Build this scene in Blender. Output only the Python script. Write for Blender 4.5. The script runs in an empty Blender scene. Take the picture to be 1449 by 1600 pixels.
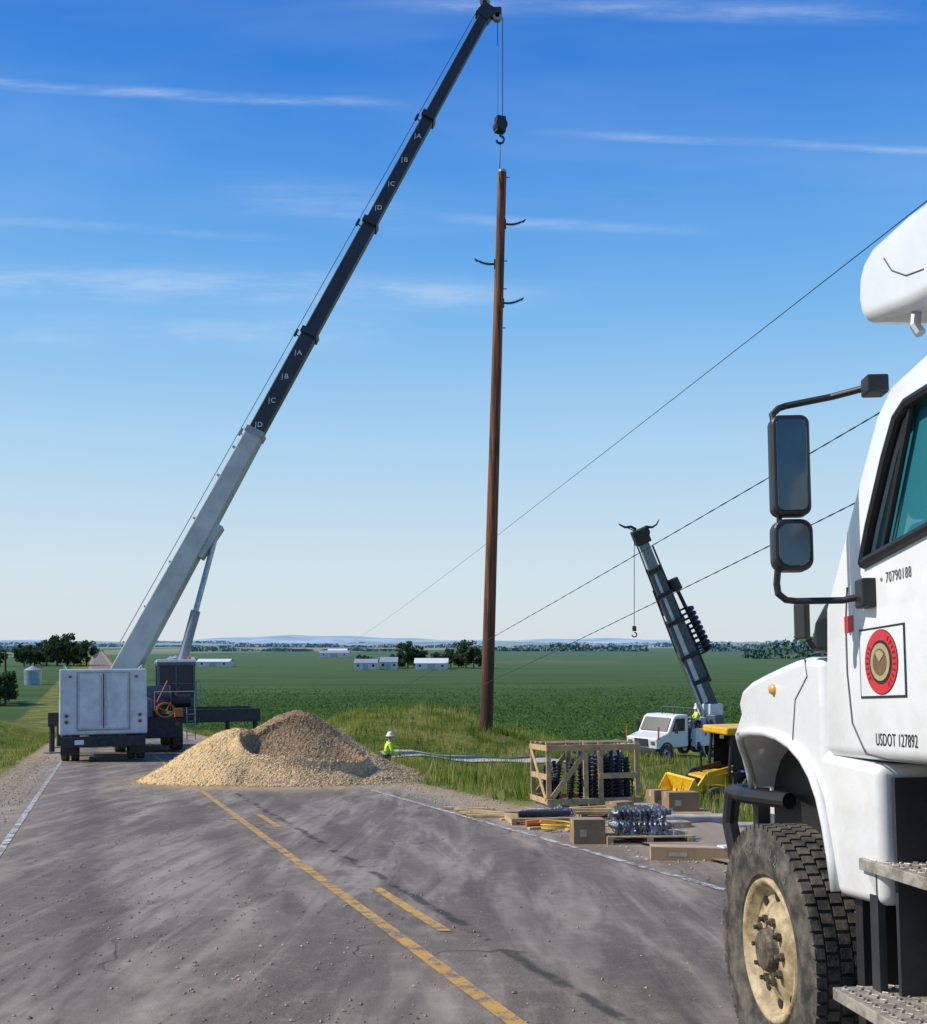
import bpy, bmesh, math, random
import numpy as np
from mathutils import Vector, Matrix, Euler
random.seed(4); rng=np.random.default_rng(4)
scene=bpy.context.scene
col=scene.collection

# ------------------------------------------------------------------ nodes / materials
def nd(nt,t,ins=None,**props):
    n=nt.nodes.new(t)
    for k,v in props.items(): setattr(n,k,v)
    if ins:
        for k,v in ins.items():
            if hasattr(v,'is_linked') : nt.links.new(v,n.inputs[k])
            else: n.inputs[k].default_value=v
    return n
def M_(nt,op,a,b=0.0,c=None,clamp=False):
    ins={0:a,1:b}
    if c is not None: ins[2]=c
    n=nd(nt,'ShaderNodeMath',ins,operation=op); n.use_clamp=clamp
    return n.outputs[0]
def mixc(nt,f,a,b):
    n=nt.nodes.new('ShaderNodeMix'); n.data_type='RGBA'
    for i,v in ((0,f),(6,a),(7,b)):
        if hasattr(v,'is_linked'): nt.links.new(v,n.inputs[i])
        else: n.inputs[i].default_value=v
    return n.outputs[2]
def sstep(nt,v,a,b):
    n=nd(nt,'ShaderNodeMapRange',{0:v,1:a,2:b,3:0.0,4:1.0},interpolation_type='SMOOTHSTEP')
    return n.outputs[0]
def noi(nt,vec,scale,detail=4,rough=.55,dist=0.0):
    n=nd(nt,'ShaderNodeTexNoise',{'Vector':vec,'Scale':scale,'Detail':min(detail,4),'Roughness':rough,'Distortion':dist})
    return n.outputs[0]
def C(r,g,b): return (r,g,b,1.0)
def newmat(name):
    m=bpy.data.materials.new(name); m.use_nodes=True
    nt=m.node_tree; b=nt.nodes['Principled BSDF']
    return m,nt,b
def mat(name,c,rough=.5,metal=0.0,var=.15,scale=6.0,bump=0.0,c2=None,coat=0.0,detail=4,spec=None,trans=0.0):
    m,nt,b=newmat(name)
    tc=nd(nt,'ShaderNodeTexCoord').outputs['Object']
    f=noi(nt,tc,scale,detail,.6)
    f=sstep(nt,f,.3,.7)
    a=C(*[x*(1-var) for x in c]); d=C(*(c2 if c2 else [min(1,x*(1+var)) for x in c]))
    nt.links.new(mixc(nt,f,a,d),b.inputs['Base Color'])
    b.inputs['Roughness'].default_value=rough; b.inputs['Metallic'].default_value=metal
    b.inputs['Coat Weight'].default_value=coat
    if spec is not None: b.inputs['Specular IOR Level'].default_value=spec
    if bump:
        bn=nd(nt,'ShaderNodeBump',{'Strength':bump,'Distance':.02,'Height':noi(nt,tc,scale*4,6,.6)})
        nt.links.new(bn.outputs[0],b.inputs['Normal'])
    return m
WHITE=mat('white_paint',(.76,.77,.77),.28,var=.05,scale=3,coat=.4)
WHITED=mat('weathered_white_paint',(.62,.65,.67),.45,var=.15,scale=2)
def dirtywhite():
    m,nt,b=newmat('road_dusted_white_paint')
    tc=nd(nt,'ShaderNodeTexCoord').outputs['Object']
    z=nd(nt,'ShaderNodeSeparateXYZ',{0:tc}).outputs[2]
    n=noi(nt,tc,5,6,.65); n2=noi(nt,tc,30,4,.6)
    f=M_(nt,'MULTIPLY',sstep(nt,M_(nt,'SUBTRACT',M_(nt,'MULTIPLY',n,1.0),M_(nt,'MULTIPLY',z,.35)),-.33,.35),.5)
    f=M_(nt,'MULTIPLY',f,M_(nt,'ADD',n2,.35))
    nt.links.new(mixc(nt,f,C(.82,.83,.83),C(.42,.38,.31)),b.inputs['Base Color'])
    nt.links.new(M_(nt,'MULTIPLY_ADD',f,.6,.25),b.inputs['Roughness']); b.inputs['Coat Weight'].default_value=.4
    return m
DWHITE=dirtywhite()
BLACK=mat('black_plastic',(.018,.018,.02),.45,var=.2)
RUBBER=mat('dusty_rubber',(.040,.037,.034),.85,var=.35,scale=9,bump=.3,c2=(.15,.13,.10))
DARK=mat('dark_chassis_metal',(.028,.030,.033),.6,var=.3)
CRANEDK=mat('dark_boom_paint',(.014,.022,.030),.5,var=.25,scale=1.0)
STEEL=mat('galvanised_steel',(.40,.41,.42),.35,.9,var=.2)
ALU=mat('scuffed_aluminium',(.36,.32,.26),.5,.35,var=.3,scale=14,bump=.3,c2=(.55,.50,.42))
CREAM=mat('dirty_cream_wheel_paint',(.36,.26,.13),.6,var=.35,scale=12,c2=(.58,.46,.27),bump=.2)
HUBM=mat('dusty_brown_hub_metal',(.07,.055,.04),.6,.2,var=.3,scale=20,c2=(.20,.16,.11))
GREY=mat('grey_paint',(.26,.28,.30),.45)
DGREY=mat('slate_grey_paint',(.085,.105,.13),.45,var=.25)
LGREY=mat('light_grey_boom_paint',(.44,.46,.43),.45,var=.15,scale=.8)
RED=mat('red_lens',(.30,.02,.02),.35)
REDP=mat('red_print',(.60,.03,.04),.4,var=.05)
ORANGE=mat('orange_paint',(.55,.16,.04),.5)
COPPER=mat('copper_hose',(.45,.15,.06),.4)
YEL=mat('yellow_machine_paint',(.75,.42,.02),.4,var=.1)
YELPL=mat('yellow_plastic',(.80,.5,.02),.5)
GREEN=mat('green_print',(.05,.4,.1),.4)
BLACKP=mat('black_print',(.02,.02,.02),.5,var=.05)
SEAMM=mat('panel_gap_shadow_grey',(.09,.09,.09),.7,var=.1)
GREYP=mat('dark_grey_print',(.10,.10,.10),.5,var=.05)
CREAMP=mat('tan_print',(.42,.34,.18),.5,var=.05)
BLUEP=mat('blue_paint',(.04,.12,.3),.4)
LUMBER=mat('sawn_lumber',(.50,.34,.17),.75,var=.25,scale=7,bump=.3)
CARD=mat('cardboard',(.30,.19,.10),.85,var=.12,scale=5)
CARDL=mat('pale_cardboard',(.42,.28,.15),.85,var=.12,scale=5)
INS=mat('dark_polymer_insulator',(.035,.038,.05),.3,var=.3)
TAPE=mat('tape_and_label',(.5,.42,.30),.4)
def polewood():
    m,nt,b=newmat('creosoted_pole_wood')
    tc=nd(nt,'ShaderNodeTexCoord').outputs['Object']
    mp=nd(nt,'ShaderNodeMapping',{'Vector':tc,'Scale':(7,7,.25)}).outputs[0]
    f=noi(nt,mp,1.5,7,.65); g_=noi(nt,tc,.25,3)
    c=mixc(nt,sstep(nt,f,.38,.62),C(.055,.020,.010),C(.27,.095,.040))
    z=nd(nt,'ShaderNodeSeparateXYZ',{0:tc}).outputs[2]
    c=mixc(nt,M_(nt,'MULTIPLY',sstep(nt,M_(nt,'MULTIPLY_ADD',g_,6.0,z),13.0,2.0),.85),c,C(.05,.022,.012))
    nt.links.new(c,b.inputs['Base Color']); b.inputs['Roughness'].default_value=.8
    return m
POLEW=polewood()
def glassm(name,c,rough=.06):
    m=mat(name,c,rough,var=.1,scale=2); 
    m.node_tree.nodes['Principled BSDF'].inputs['Specular IOR Level'].default_value=.9
    return m
GLASS=glassm('dark_window_glass',(.02,.03,.035))
DGLASS=mat('dusty_dark_glass',(.015,.02,.025),.3,var=.2,spec=.4)
TEAL=glassm('tinted_door_glass',(.03,.19,.23),.05)
MIRR=mat('mirror_glass',(.10,.12,.13),.06,.85,var=.1)

# ------------------------------------------------------------------ mesh builder
SPLIT={'outrigger_beam','post','tail_light','tank_strap','rail','brace','pole_claw','step_bolt','hoist_rope','cab_window','outrigger','locker_door','rope_guide','sheave','mud_flap','roof_rail','loader_arm','engine_grille','lifting_sling','base','grille','mirror_arm','wiper','outrigger_foot','lug_nut','auger_motor','emblem_stroke','turntable','rim_hole','cab_frame'}
class B:
    def __init__(s): s.v=[];s.f=[];s.m=[];s.g=[]
    def add(s,vs,fs,m=0):
        o=len(s.v); s.g.append((o,len(s.f))); s.v+= [tuple(v) for v in vs]; s.f+=[tuple(i+o for i in f) for f in fs]; s.m+=[m]*len(fs)
    def box(s,x0,x1,y0,y1,z0,z1,m=0,T=None):
        vs=[Vector((x,y,z)) for x in(x0,x1) for y in(y0,y1) for z in(z0,z1)]
        if T: vs=[T@v for v in vs]
        s.add(vs,[(0,1,3,2),(4,6,7,5),(0,4,5,1),(2,3,7,6),(0,2,6,4),(1,5,7,3)],m)
    def beam(s,p0,p1,w,h,m=0,w1=None,h1=None,up=Vector((0,0,1))):
        p0=Vector(p0);p1=Vector(p1);d=(p1-p0).normalized()
        a=d.cross(up)
        if a.length<.01: a=d.cross(Vector((0,1,0)))
        a.normalize(); b=a.cross(d)
        w1=w1 or w;h1=h1 or h
        vs=[]
        for p,ww,hh in((p0,w,h),(p1,w1,h1)):
            for i,j in((-1,-1),(1,-1),(1,1),(-1,1)): vs.append(p+a*ww/2*i+b*hh/2*j)
        s.add(vs,[(0,3,2,1),(4,5,6,7),(0,1,5,4),(1,2,6,5),(2,3,7,6),(3,0,4,7)],m)
    def tube(s,pts,r,n=8,m=0,caps=True):
        pts=[Vector(p) for p in pts]; rs=r if isinstance(r,(list,tuple)) else [r]*len(pts)
        vs=[];fs=[];pa=None
        for i,p in enumerate(pts):
            d=(pts[min(i+1,len(pts)-1)]-pts[max(i-1,0)]).normalized()
            if pa is None:
                a=d.cross(Vector((0,0,1)));
                if a.length<.1: a=d.cross(Vector((0,1,0)))
            else: a=pa-d*pa.dot(d)
            a.normalize(); pa=a; b=d.cross(a)
            for k in range(n):
                t=2*math.pi*k/n; vs.append(p+(a*math.cos(t)+b*math.sin(t))*rs[i])
        for i in range(len(pts)-1):
            for k in range(n):
                k2=(k+1)%n; fs.append((i*n+k,i*n+k2,(i+1)*n+k2,(i+1)*n+k))
        if caps:
            fs.append(tuple(range(n-1,-1,-1))); o=(len(pts)-1)*n; fs.append(tuple(o+k for k in range(n)))
        s.add(vs,fs,m)
    def prism(s,poly,x0,x1,m=0):   # poly in (y,z), extruded in x
        n=len(poly); vs=[(x0,y,z) for y,z in poly]+[(x1,y,z) for y,z in poly]
        fs=[tuple(range(n)),tuple(range(2*n-1,n-1,-1))]+[(i,i+n,(i+1)%n+n,(i+1)%n) for i in range(n)]
        s.add(vs,fs,m)
    def lathe(s,prof,c,axis='x',n=24,m=0,T=None): # prof: (offset along axis, radius)
        vs=[];fs=[];c=Vector(c)
        for o,r in prof:
            for k in range(n):
                t=2*math.pi*k/n; u,w=r*math.cos(t),r*math.sin(t)
                v=Vector((o,u,w)) if axis=='x' else Vector((u,o,w)) if axis=='y' else Vector((u,w,o))
                vs.append((T@v if T else v)+c)
        for i in range(len(prof)-1):
            for k in range(n):
                k2=(k+1)%n; fs.append((i*n+k,i*n+k2,(i+1)*n+k2,(i+1)*n+k))
        s.add(vs,fs,m)
    def build(s,name,mats,parent=None,bevel=0,smooth=False,seg=2,loc=None,**props):
        if name in SPLIT and len(s.g)>1:
            gs=s.g+[(len(s.v),len(s.f))]; o=None
            for (v0,f0),(v1,f1) in zip(gs[:-1],gs[1:]):
                q=B(); q.v=s.v[v0:v1]; q.f=[tuple(i-v0 for i in f) for f in s.f[f0:f1]]; q.m=s.m[f0:f1]; q.g=[(0,0)]
                o=q.build(name,mats,parent,bevel,smooth,seg,loc,**props)
            return o
        me=bpy.data.meshes.new(name); me.from_pydata(s.v,[],s.f); me.update()
        for x in (mats if isinstance(mats,(list,tuple)) else [mats]): me.materials.append(x)
        me.polygons.foreach_set('material_index',s.m)
        bm=bmesh.new(); bm.from_mesh(me); bmesh.ops.recalc_face_normals(bm,faces=bm.faces)
        bm.to_mesh(me); bm.free()
        if smooth: me.polygons.foreach_set('use_smooth',[True]*len(me.polygons))
        o=bpy.data.objects.new(name,me); col.objects.link(o)
        if parent: o.parent=parent
        if loc is not None: o.location=loc
        if bevel:
            md=o.modifiers.new('bevel','BEVEL'); md.width=bevel; md.segments=seg; md.limit_method='ANGLE'; md.angle_limit=math.radians(35)
            if smooth:
                w=o.modifiers.new('wn','WEIGHTED_NORMAL')
        for k,v in props.items(): o[k]=v
        return o
def root(name,loc,label,category,yaw=0,pitch=0,group=None,roll=0):
    e=bpy.data.objects.new(name,None); e.empty_display_size=.2; col.objects.link(e)
    e.location=loc; e.rotation_euler=(pitch,roll,yaw)
    e['label']=label; e['category']=category
    if group: e['group']=group
    return e
def inv(r):
    return (Matrix.Translation(r.location)@r.rotation_euler.to_matrix().to_4x4()).inverted()
def text(body,size,mtx,m,name,parent=None,ext=.0015,align='CENTER',sx=1.0,sp=1.0):
    cu=bpy.data.curves.new('t','FONT'); cu.body=body; cu.size=size; cu.extrude=ext; cu.align_x=align; cu.align_y='CENTER'; cu.space_character=sp
    t=bpy.data.objects.new('t',cu); col.objects.link(t)
    dg=bpy.context.evaluated_depsgraph_get(); dg.update()
    me=bpy.data.meshes.new_from_object(t.evaluated_get(dg)); bpy.data.objects.remove(t)
    me.transform(Matrix.Diagonal((sx,1,1,1)))
    me.materials.clear(); me.materials.append(m)
    o=bpy.data.objects.new(name,me); col.objects.link(o); o.matrix_local=mtx
    if parent: o.parent=parent; o.matrix_local=mtx
    return o

# ------------------------------------------------------------------ terrain
RS=.36
def ss(a,b,x):
    t=np.clip((x-a)/(b-a),0,1); return t*t*(3-2*t)
def prof(Y):
    a=.067*Y; k=.55
    return k*np.log(np.exp(-a/k)+np.exp(-8.0/k))
def g(X,Y):
    X=np.asarray(X,float);Y=np.asarray(Y,float)
    t=X+RS*Y
    z=prof(Y)
    near=1-ss(80,135,Y)
    z=z-1.0*ss(8.6,12.5,t)*near*ss(14,30,Y)-.25*ss(9,13,t)*(1-ss(14,30,Y))
    z=z+2.95*np.exp(-((X+3.2)**2/60)-((Y-60)**2/98))*ss(8,12,t)
    z=z+1.7*ss(-4.5,-13,t)*near-.18*ss(-2.6,-3.6,t)*(1-ss(-4.5,-8,t))*near
    off=ss(7.6,11,t)+ss(-3,-6,t)
    z=z+off*near*(.10*np.sin(X*.9+Y*.35)+.07*np.sin(X*.31-Y*.8+1)+.05*np.sin(1.9*X+1.3*Y))
    far=ss(300,3000,Y)
    z=z+far*(3*np.sin(X*.0021+1)*np.sin(Y*.0013)+1.5*np.sin(X*.005+Y*.002))
    return z
def gz(X,Y): return float(g(X,Y))
def sheet(name,ts,Ys,matl,dz=0.0,dip=None,**props):
    T,YY=np.meshgrid(ts,Ys); X=T-RS*YY; Z=g(X,YY)+dz
    if dip is not None: Z=Z-dip*((T>-1.75)&(T<7.15)&(YY<2000))
    v=np.stack([X.ravel(),YY.ravel(),Z.ravel()],1)
    n=len(ts);mm=len(Ys); f=[]
    for j in range(mm-1):
        for i in range(n-1): f.append((j*n+i,j*n+i+1,(j+1)*n+i+1,(j+1)*n+i))
    me=bpy.data.meshes.new(name); me.from_pydata(v.tolist(),[],f); me.materials.append(matl)
    me.polygons.foreach_set('use_smooth',[True]*len(f))
    o=bpy.data.objects.new(name,me); col.objects.link(o)
    for k,vv in props.items(): o[k]=vv
    return o
def posnodes(nt):
    p=nd(nt,'ShaderNodeNewGeometry').outputs['Position']
    s=nd(nt,'ShaderNodeSeparateXYZ',{0:p})
    x,y=s.outputs[0],s.outputs[1]
    t=M_(nt,'MULTIPLY_ADD',y,RS,x)
    return p,x,y,t
def AND(nt,a,b): return M_(nt,'MULTIPLY',a,b)

def terrain_mat():
    m,nt,b=newmat('grass_and_field_ground')
    p,x,y,t=posnodes(nt)
    n1=noi(nt,p,.35,5); n2=noi(nt,p,3.5,6,.7); n3=noi(nt,p,25,4,.6)
    gr=mixc(nt,sstep(nt,n1,.35,.65),C(.070,.110,.016),C(.19,.19,.05))
    gr=mixc(nt,M_(nt,'MULTIPLY',sstep(nt,n2,.45,.75),.6),gr,C(.28,.23,.10))
    fn2=noi(nt,nd(nt,'ShaderNodeMapping',{'Vector':p,'Scale':(.02,.12,1)}).outputs[0],1.0,4)
    fc=mixc(nt,sstep(nt,fn2,.35,.7),C(.036,.080,.020),C(.078,.135,.038))
    fc=mixc(nt,M_(nt,'MULTIPLY',sstep(nt,n2,.3,.8),.4),fc,C(.026,.058,.018))
    fc=mixc(nt,M_(nt,'MULTIPLY',sstep(nt,y,140,500),.45),fc,C(.095,.155,.080))  # aerial haze painted in: field colour turns paler with distance
    vor=nd(nt,'ShaderNodeTexVoronoi',{'Vector':nd(nt,'ShaderNodeMapping',{'Vector':p,'Scale':(.0030,.0013,0)}).outputs[0],'Scale':1.0})
    vc=nd(nt,'ShaderNodeSeparateXYZ',{0:vor.outputs['Color']}).outputs[0]
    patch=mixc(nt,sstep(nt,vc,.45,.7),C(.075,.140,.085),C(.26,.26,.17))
    patch=mixc(nt,sstep(nt,y,900,4500),patch,C(.22,.30,.32))  # stronger blue haze blended into the colour of the farthest fields
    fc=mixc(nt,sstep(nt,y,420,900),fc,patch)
    yn=M_(nt,'MULTIPLY_ADD',n1,12.0,y)
    fm=AND(nt,sstep(nt,yn,83,86),M_(nt,'MAXIMUM',sstep(nt,t,9,9.6),sstep(nt,t,-9,-10)))
    base=mixc(nt,fm,gr,fc)
    tn=M_(nt,'MULTIPLY_ADD',M_(nt,'SUBTRACT',n2,.5),1.2,t)
    gv=mixc(nt,n3,C(.17,.125,.08),C(.48,.38,.26))
    gL=AND(nt,sstep(nt,tn,-2.8,-2.5),sstep(nt,tn,3,2))
    gR=AND(nt,sstep(nt,tn,5,6),sstep(nt,tn,8.1,7.7))
    gm=M_(nt,'MAXIMUM',gL,gR)
    base=mixc(nt,gm,base,gv)
    nt.links.new(base,b.inputs['Base Color']); b.inputs['Roughness'].default_value=.95
    b.inputs['Specular IOR Level'].default_value=.1
    bn=nd(nt,'ShaderNodeBump',{'Strength':.8,'Distance':.12,'Height':n2})
    nt.links.new(bn.outputs[0],b.inputs['Normal'])
    return m
def asphalt_mat():
    m,nt,b=newmat('worn_asphalt')
    p,x,y,t=posnodes(nt)
    n1=noi(nt,p,.5,6,.65); fine=noi(nt,p,90,3,.7); n3=noi(nt,p,6,6,.65)
    base=mixc(nt,sstep(nt,n1,.35,.65),C(.122,.096,.079),C(.200,.160,.130))
    base=mixc(nt,sstep(nt,fine,.35,.7),mixc(nt,.45,base,C(.050,.042,.036)),mixc(nt,.4,base,C(.31,.26,.205)))
    base=mixc(nt,M_(nt,'MULTIPLY',sstep(nt,n3,.48,.75),.5),base,C(.29,.24,.19))
    def streak(rot,sx,sy,th,amt,c,cur,base):
        q=nd(nt,'ShaderNodeMapping',{'Vector':p,'Rotation':(0,0,rot),'Scale':(sx,sy,1)}).outputs[0]
        s=noi(nt,q,1.0,4,.7,cur)
        return mixc(nt,M_(nt,'MULTIPLY',AND(nt,sstep(nt,s,th,th+.20),M_(nt,'ADD',n3,.4)),amt),base,c)
    base=streak(.55,1.3,.20,.45,.62,C(.40,.34,.28),.6,base)
    base=streak(-.35,2.4,.12,.52,.6,C(.055,.047,.042),.3,base)
    base=streak(1.15,1.6,.22,.48,.55,C(.38,.32,.26),.7,base)
    for c0 in (-.1,1.7,3.6,5.3):
        dd=M_(nt,'ABSOLUTE',M_(nt,'SUBTRACT',M_(nt,'MULTIPLY_ADD',n1,.5,t),c0+.25))
        base=mixc(nt,M_(nt,'MULTIPLY',sstep(nt,dd,.42,.05),.28),base,C(.065,.054,.048))
    jn=M_(nt,'MULTIPLY_ADD',M_(nt,'SUBTRACT',noi(nt,p,1.3,4),.5),.22,t)
    d=M_(nt,'ABSOLUTE',M_(nt,'SUBTRACT',jn,3.02))
    jm=AND(nt,sstep(nt,d,.08,.02),sstep(nt,noi(nt,p,2.5,5),.42,.55))
    base=mixc(nt,M_(nt,'MULTIPLY',jm,.75),base,C(.028,.025,.024))
    vo=nd(nt,'ShaderNodeTexVoronoi',{'Vector':nd(nt,'ShaderNodeMapping',{'Vector':nd(nt,'ShaderNodeVectorMath',{0:p,1:nd(nt,'ShaderNodeTexNoise',{'Vector':p,'Scale':1.5}).outputs['Color']},operation='ADD').outputs[0],'Scale':(.28,.22,0)}).outputs[0],'Scale':1.0},feature='DISTANCE_TO_EDGE')
    cr=AND(nt,sstep(nt,vo.outputs['Distance'],.005,.0015),sstep(nt,n1,.50,.58))
    base=mixc(nt,M_(nt,'MULTIPLY',cr,.55),base,C(.025,.022,.020))
    e1=sstep(nt,M_(nt,'MULTIPLY_ADD',n3,1.0,t),-.2,-1.4); e2=sstep(nt,M_(nt,'MULTIPLY_ADD',n3,-1.0,t),5.4,7.0)
    base=mixc(nt,M_(nt,'MULTIPLY',M_(nt,'MAXIMUM',e1,e2),.6),base,C(.38,.30,.21))
    pd=nd(nt,'ShaderNodeVectorMath',{0:p,1:(-4.6,26.6,-1.8)},operation='DISTANCE').outputs['Value']
    pm=sstep(nt,M_(nt,'MULTIPLY_ADD',n3,3.0,pd),6.6,4.2)
    base=mixc(nt,M_(nt,'MULTIPLY',pm,.75),base,C(.46,.34,.20))
    nt.links.new(base,b.inputs['Base Color']); b.inputs['Roughness'].default_value=.8
    b.inputs['Specular IOR Level'].default_value=.25
    bn=nd(nt,'ShaderNodeBump',{'Strength':.6,'Distance':.01,'Height':M_(nt,'ADD',fine,M_(nt,'MULTIPLY',cr,-1.0))})
    nt.links.new(bn.outputs[0],b.inputs['Normal'])
    return m
def paint_mat(name,c,wear):
    m,nt,b=newmat(name)
    p,x,y,t=posnodes(nt)
    f=sstep(nt,M_(nt,'ADD',M_(nt,'MULTIPLY',noi(nt,p,7,6,.7),.7),M_(nt,'MULTIPLY',noi(nt,p,60,3,.6),.3)),wear-.07,wear+.07)
    c1=mixc(nt,noi(nt,p,2.5,5),C(*[k*.7 for k in c]),C(*c))
    nt.links.new(mixc(nt,f,c1,C(.17,.135,.11)),b.inputs['Base Color']); b.inputs['Roughness'].default_value=.7
    return m
ASPH=asphalt_mat()
ts=np.concatenate([[-3000,-1600,-900,-500,-300,-180,-110,-75,-50],np.arange(-36,-12,2.0),np.arange(-12,-2.4,.8),[-2.2,-1.9,-1.7],[2.3,7.1,7.3],np.arange(7.7,40,.9),np.arange(42,100,4),[110,130,160,220,300,420,600,850,1200,1700,2400,3400,5000,7500,12000]])
Ys=np.concatenate([[-60,-30,-15],np.arange(-8,80,1.0),np.arange(80,160,2.5),np.arange(165,300,15),[320,360,400,450,520,600,700,820,950,1100,1300,1600,2000,2500,3100,3800,4700,6000,8000,11000,15000]])
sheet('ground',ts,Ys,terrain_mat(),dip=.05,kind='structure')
Yr=Ys[Ys<1700]
sheet('road',np.array([-1.8,0.2,2.3,4.5,7.2]),Yr,ASPH,kind='structure')
sheet('yellow_centre_line',np.array([2.30,2.42]),Yr[Yr<300],paint_mat('worn_yellow_road_paint',(.60,.34,.07),.53),dz=.006,kind='structure')
YP=bpy.data.materials['worn_yellow_road_paint']
for a in (1.0,8.15,15.5,22.8,50,57):
    sheet('yellow_dashed_line',np.array([2.73,2.84]),np.linspace(a,a+2.0,4),YP,dz=.006,kind='structure')
WP=paint_mat('worn_white_road_paint',(.66,.64,.60),.49)
sheet('white_edge_line',np.array([-1.24,-1.14]),Yr[Yr<300],WP,dz=.006,kind='structure')
sheet('white_edge_line',np.array([6.12,6.23]),Yr[Yr<300],WP,dz=.006,kind='structure')
sheet('side_road',np.linspace(7.21,22,16),np.linspace(11.6,15.3,5),ASPH,dz=.03,kind='structure')
CONC=mat('weathered_concrete',(.40,.37,.33),.85,var=.2,scale=3,bump=.4)
kb=B()
for i in range(7):
    t0=8.4+i*1.2
    x0=t0-RS*15.6; kb.box(x0,x0+1.19,15.35,15.6,gz(x0+.6,15.5)-.1,gz(x0+.6,15.5)+.13)
kb.build('kerb',CONC,bevel=.02,kind='structure')
GRAVM=mat('pale_gravel',(.42,.37,.28),.95,var=.3,scale=4,bump=.8)
sheet('gravel_path',np.linspace(13.6,22,12),np.linspace(47.2,48.9,3),GRAVM,dz=.05,kind='structure')

# ------------------------------------------------------------------ blades (grass, crops)
def blades(name,tr,Yr_,n,hmin,hmax,w,matl,cond=None,pw=1.0,leaf=False):
    t=rng.uniform(tr[0],tr[1],n); u=rng.uniform(0,1,n)**pw; Y=Yr_[0]+(Yr_[1]-Yr_[0])*u
    X=t-RS*Y
    k=np.abs(X/np.maximum(Y,1))<.52
    if cond is not None: k&=cond(t,Y,X)
    t,Y,X=t[k],Y[k],X[k]; n=len(X)
    clump=np.sin(X*1.7+np.sin(Y*1.1)*2)*np.sin(Y*1.3+X*.4)*.5+.5
    Z=g(X,Y); h=rng.uniform(hmin,hmax,n)*(.45+.85*clump); a=rng.uniform(0,2*math.pi,n); ww=w*rng.uniform(.6,1.4,n)
    lean=rng.uniform(0,.45,n)*h; la=rng.uniform(0,2*math.pi,n)
    dx,dy=np.cos(a)*ww/2,np.sin(a)*ww/2
    if leaf:
        P0=np.stack([X-dx,Y-dy,Z+h*rng.uniform(.5,.9,n)],1);P1=np.stack([X+dx,Y+dy,Z+h*rng.uniform(.5,1,n)],1)
        P2=np.stack([X+dy*1.2,Y-dx*1.2,Z+h],1)
    else:
        P0=np.stack([X-dx,Y-dy,Z-.03],1);P1=np.stack([X+dx,Y+dy,Z-.03],1);P2=np.stack([X+np.cos(la)*lean,Y+np.sin(la)*lean,Z+h],1)
    V=np.stack([P0,P1,P2],1).reshape(-1,3)
    me=bpy.data.meshes.new(name); me.vertices.add(3*n); me.loops.add(3*n); me.polygons.add(n)
    me.vertices.foreach_set('co',V.ravel()); me.loops.foreach_set('vertex_index',np.arange(3*n)); me.polygons.foreach_set('loop_start',np.arange(0,3*n,3))
    me.update(calc_edges=True); me.validate(); me.materials.append(matl)
    o=bpy.data.objects.new(name,me); col.objects.link(o); o['kind']='stuff'; return o
def leafmat(name,ca,cb,cc,sc=.5):
    m,nt,b=newmat(name)
    p,x,y,t=posnodes(nt)
    n1=noi(nt,p,sc,3,.65)
    c=mixc(nt,sstep(nt,n1,.35,.58),C(*ca),C(*cb)); c=mixc(nt,M_(nt,'MULTIPLY',sstep(nt,n1,.50,.68),.85),c,C(*cc))
    df=nd(nt,'ShaderNodeBsdfDiffuse',{'Color':c})
    tr=nd(nt,'ShaderNodeBsdfTranslucent',{'Color':c}); mx=nd(nt,'ShaderNodeMixShader',{0:.4,1:df.outputs[0],2:tr.outputs[0]})
    nt.links.new(mx.outputs[0],nt.nodes['Material Output'].inputs[0]); return m
GM=leafmat('roadside_grass_blades',(.095,.18,.024),(.28,.31,.065),(.54,.45,.20),.7)
CM=leafmat('soybean_leaves',(.065,.14,.034),(.105,.19,.052),(.07,.13,.034))
nopath=lambda t,Y,X: ~((Y>46.6)&(Y<49.2)&(t>13.4)&(t<22))&~((Y>11.4)&(Y<15.7)&(t>7.2))&~((Y>15.7)&(Y<20)&(t<9.8))
blades('roadside_grass',(7.9,34),(9,86),140000,.08,.42,.035,GM,nopath,1.0)
blades('roadside_grass',(-30,-2.7),(9,90),80000,.08,.30,.035,GM,None,.9)
blades('roadside_weeds',(9,30),(15,80),9000,.4,.85,.05,GM,nopath)
blades('soybean_crop',(9.6,130),(82,230),110000,.35,.8,.32,CM,lambda t,Y,X: rng.uniform(0,1,len(Y))<1.0-ss(110,230,Y),1.0,leaf=True)

# ------------------------------------------------------------------ stones on the road
def stones(name,n,fn,rmin,rmax,matl):
    V=[];F=[]
    base=np.array([(1,0,0),(-1,0,0),(0,1,0),(0,-1,0),(0,0,.7),(0,0,-.5)],float)
    fs=[(0,2,4),(2,1,4),(1,3,4),(3,0,4),(2,0,5),(1,2,5),(3,1,5),(0,3,5)]
    for i in range(n):
        X,Y,Z=fn(); r=rmin+(rmax-rmin)*random.random()**2.5; a=random.uniform(0,6.28); ca,sa=math.cos(a),math.sin(a)
        bb=base*rng.uniform(.6,1.3,(6,1))*r
        o=len(V)
        for q in bb: V.append((X+q[0]*ca-q[1]*sa,Y+q[0]*sa+q[1]*ca,Z+q[2]+r*.3))
        F+=[(a_+o,b_+o,c_+o) for a_,b_,c_ in fs]
    me=bpy.data.meshes.new(name); me.from_pydata(V,[],F); me.materials.append(matl)
    o=bpy.data.objects.new(name,me); col.objects.link(o); o['kind']='stuff'; return o
STONE=mat('loose_stone',(.34,.27,.19),.9,var=.5,scale=3)
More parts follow.
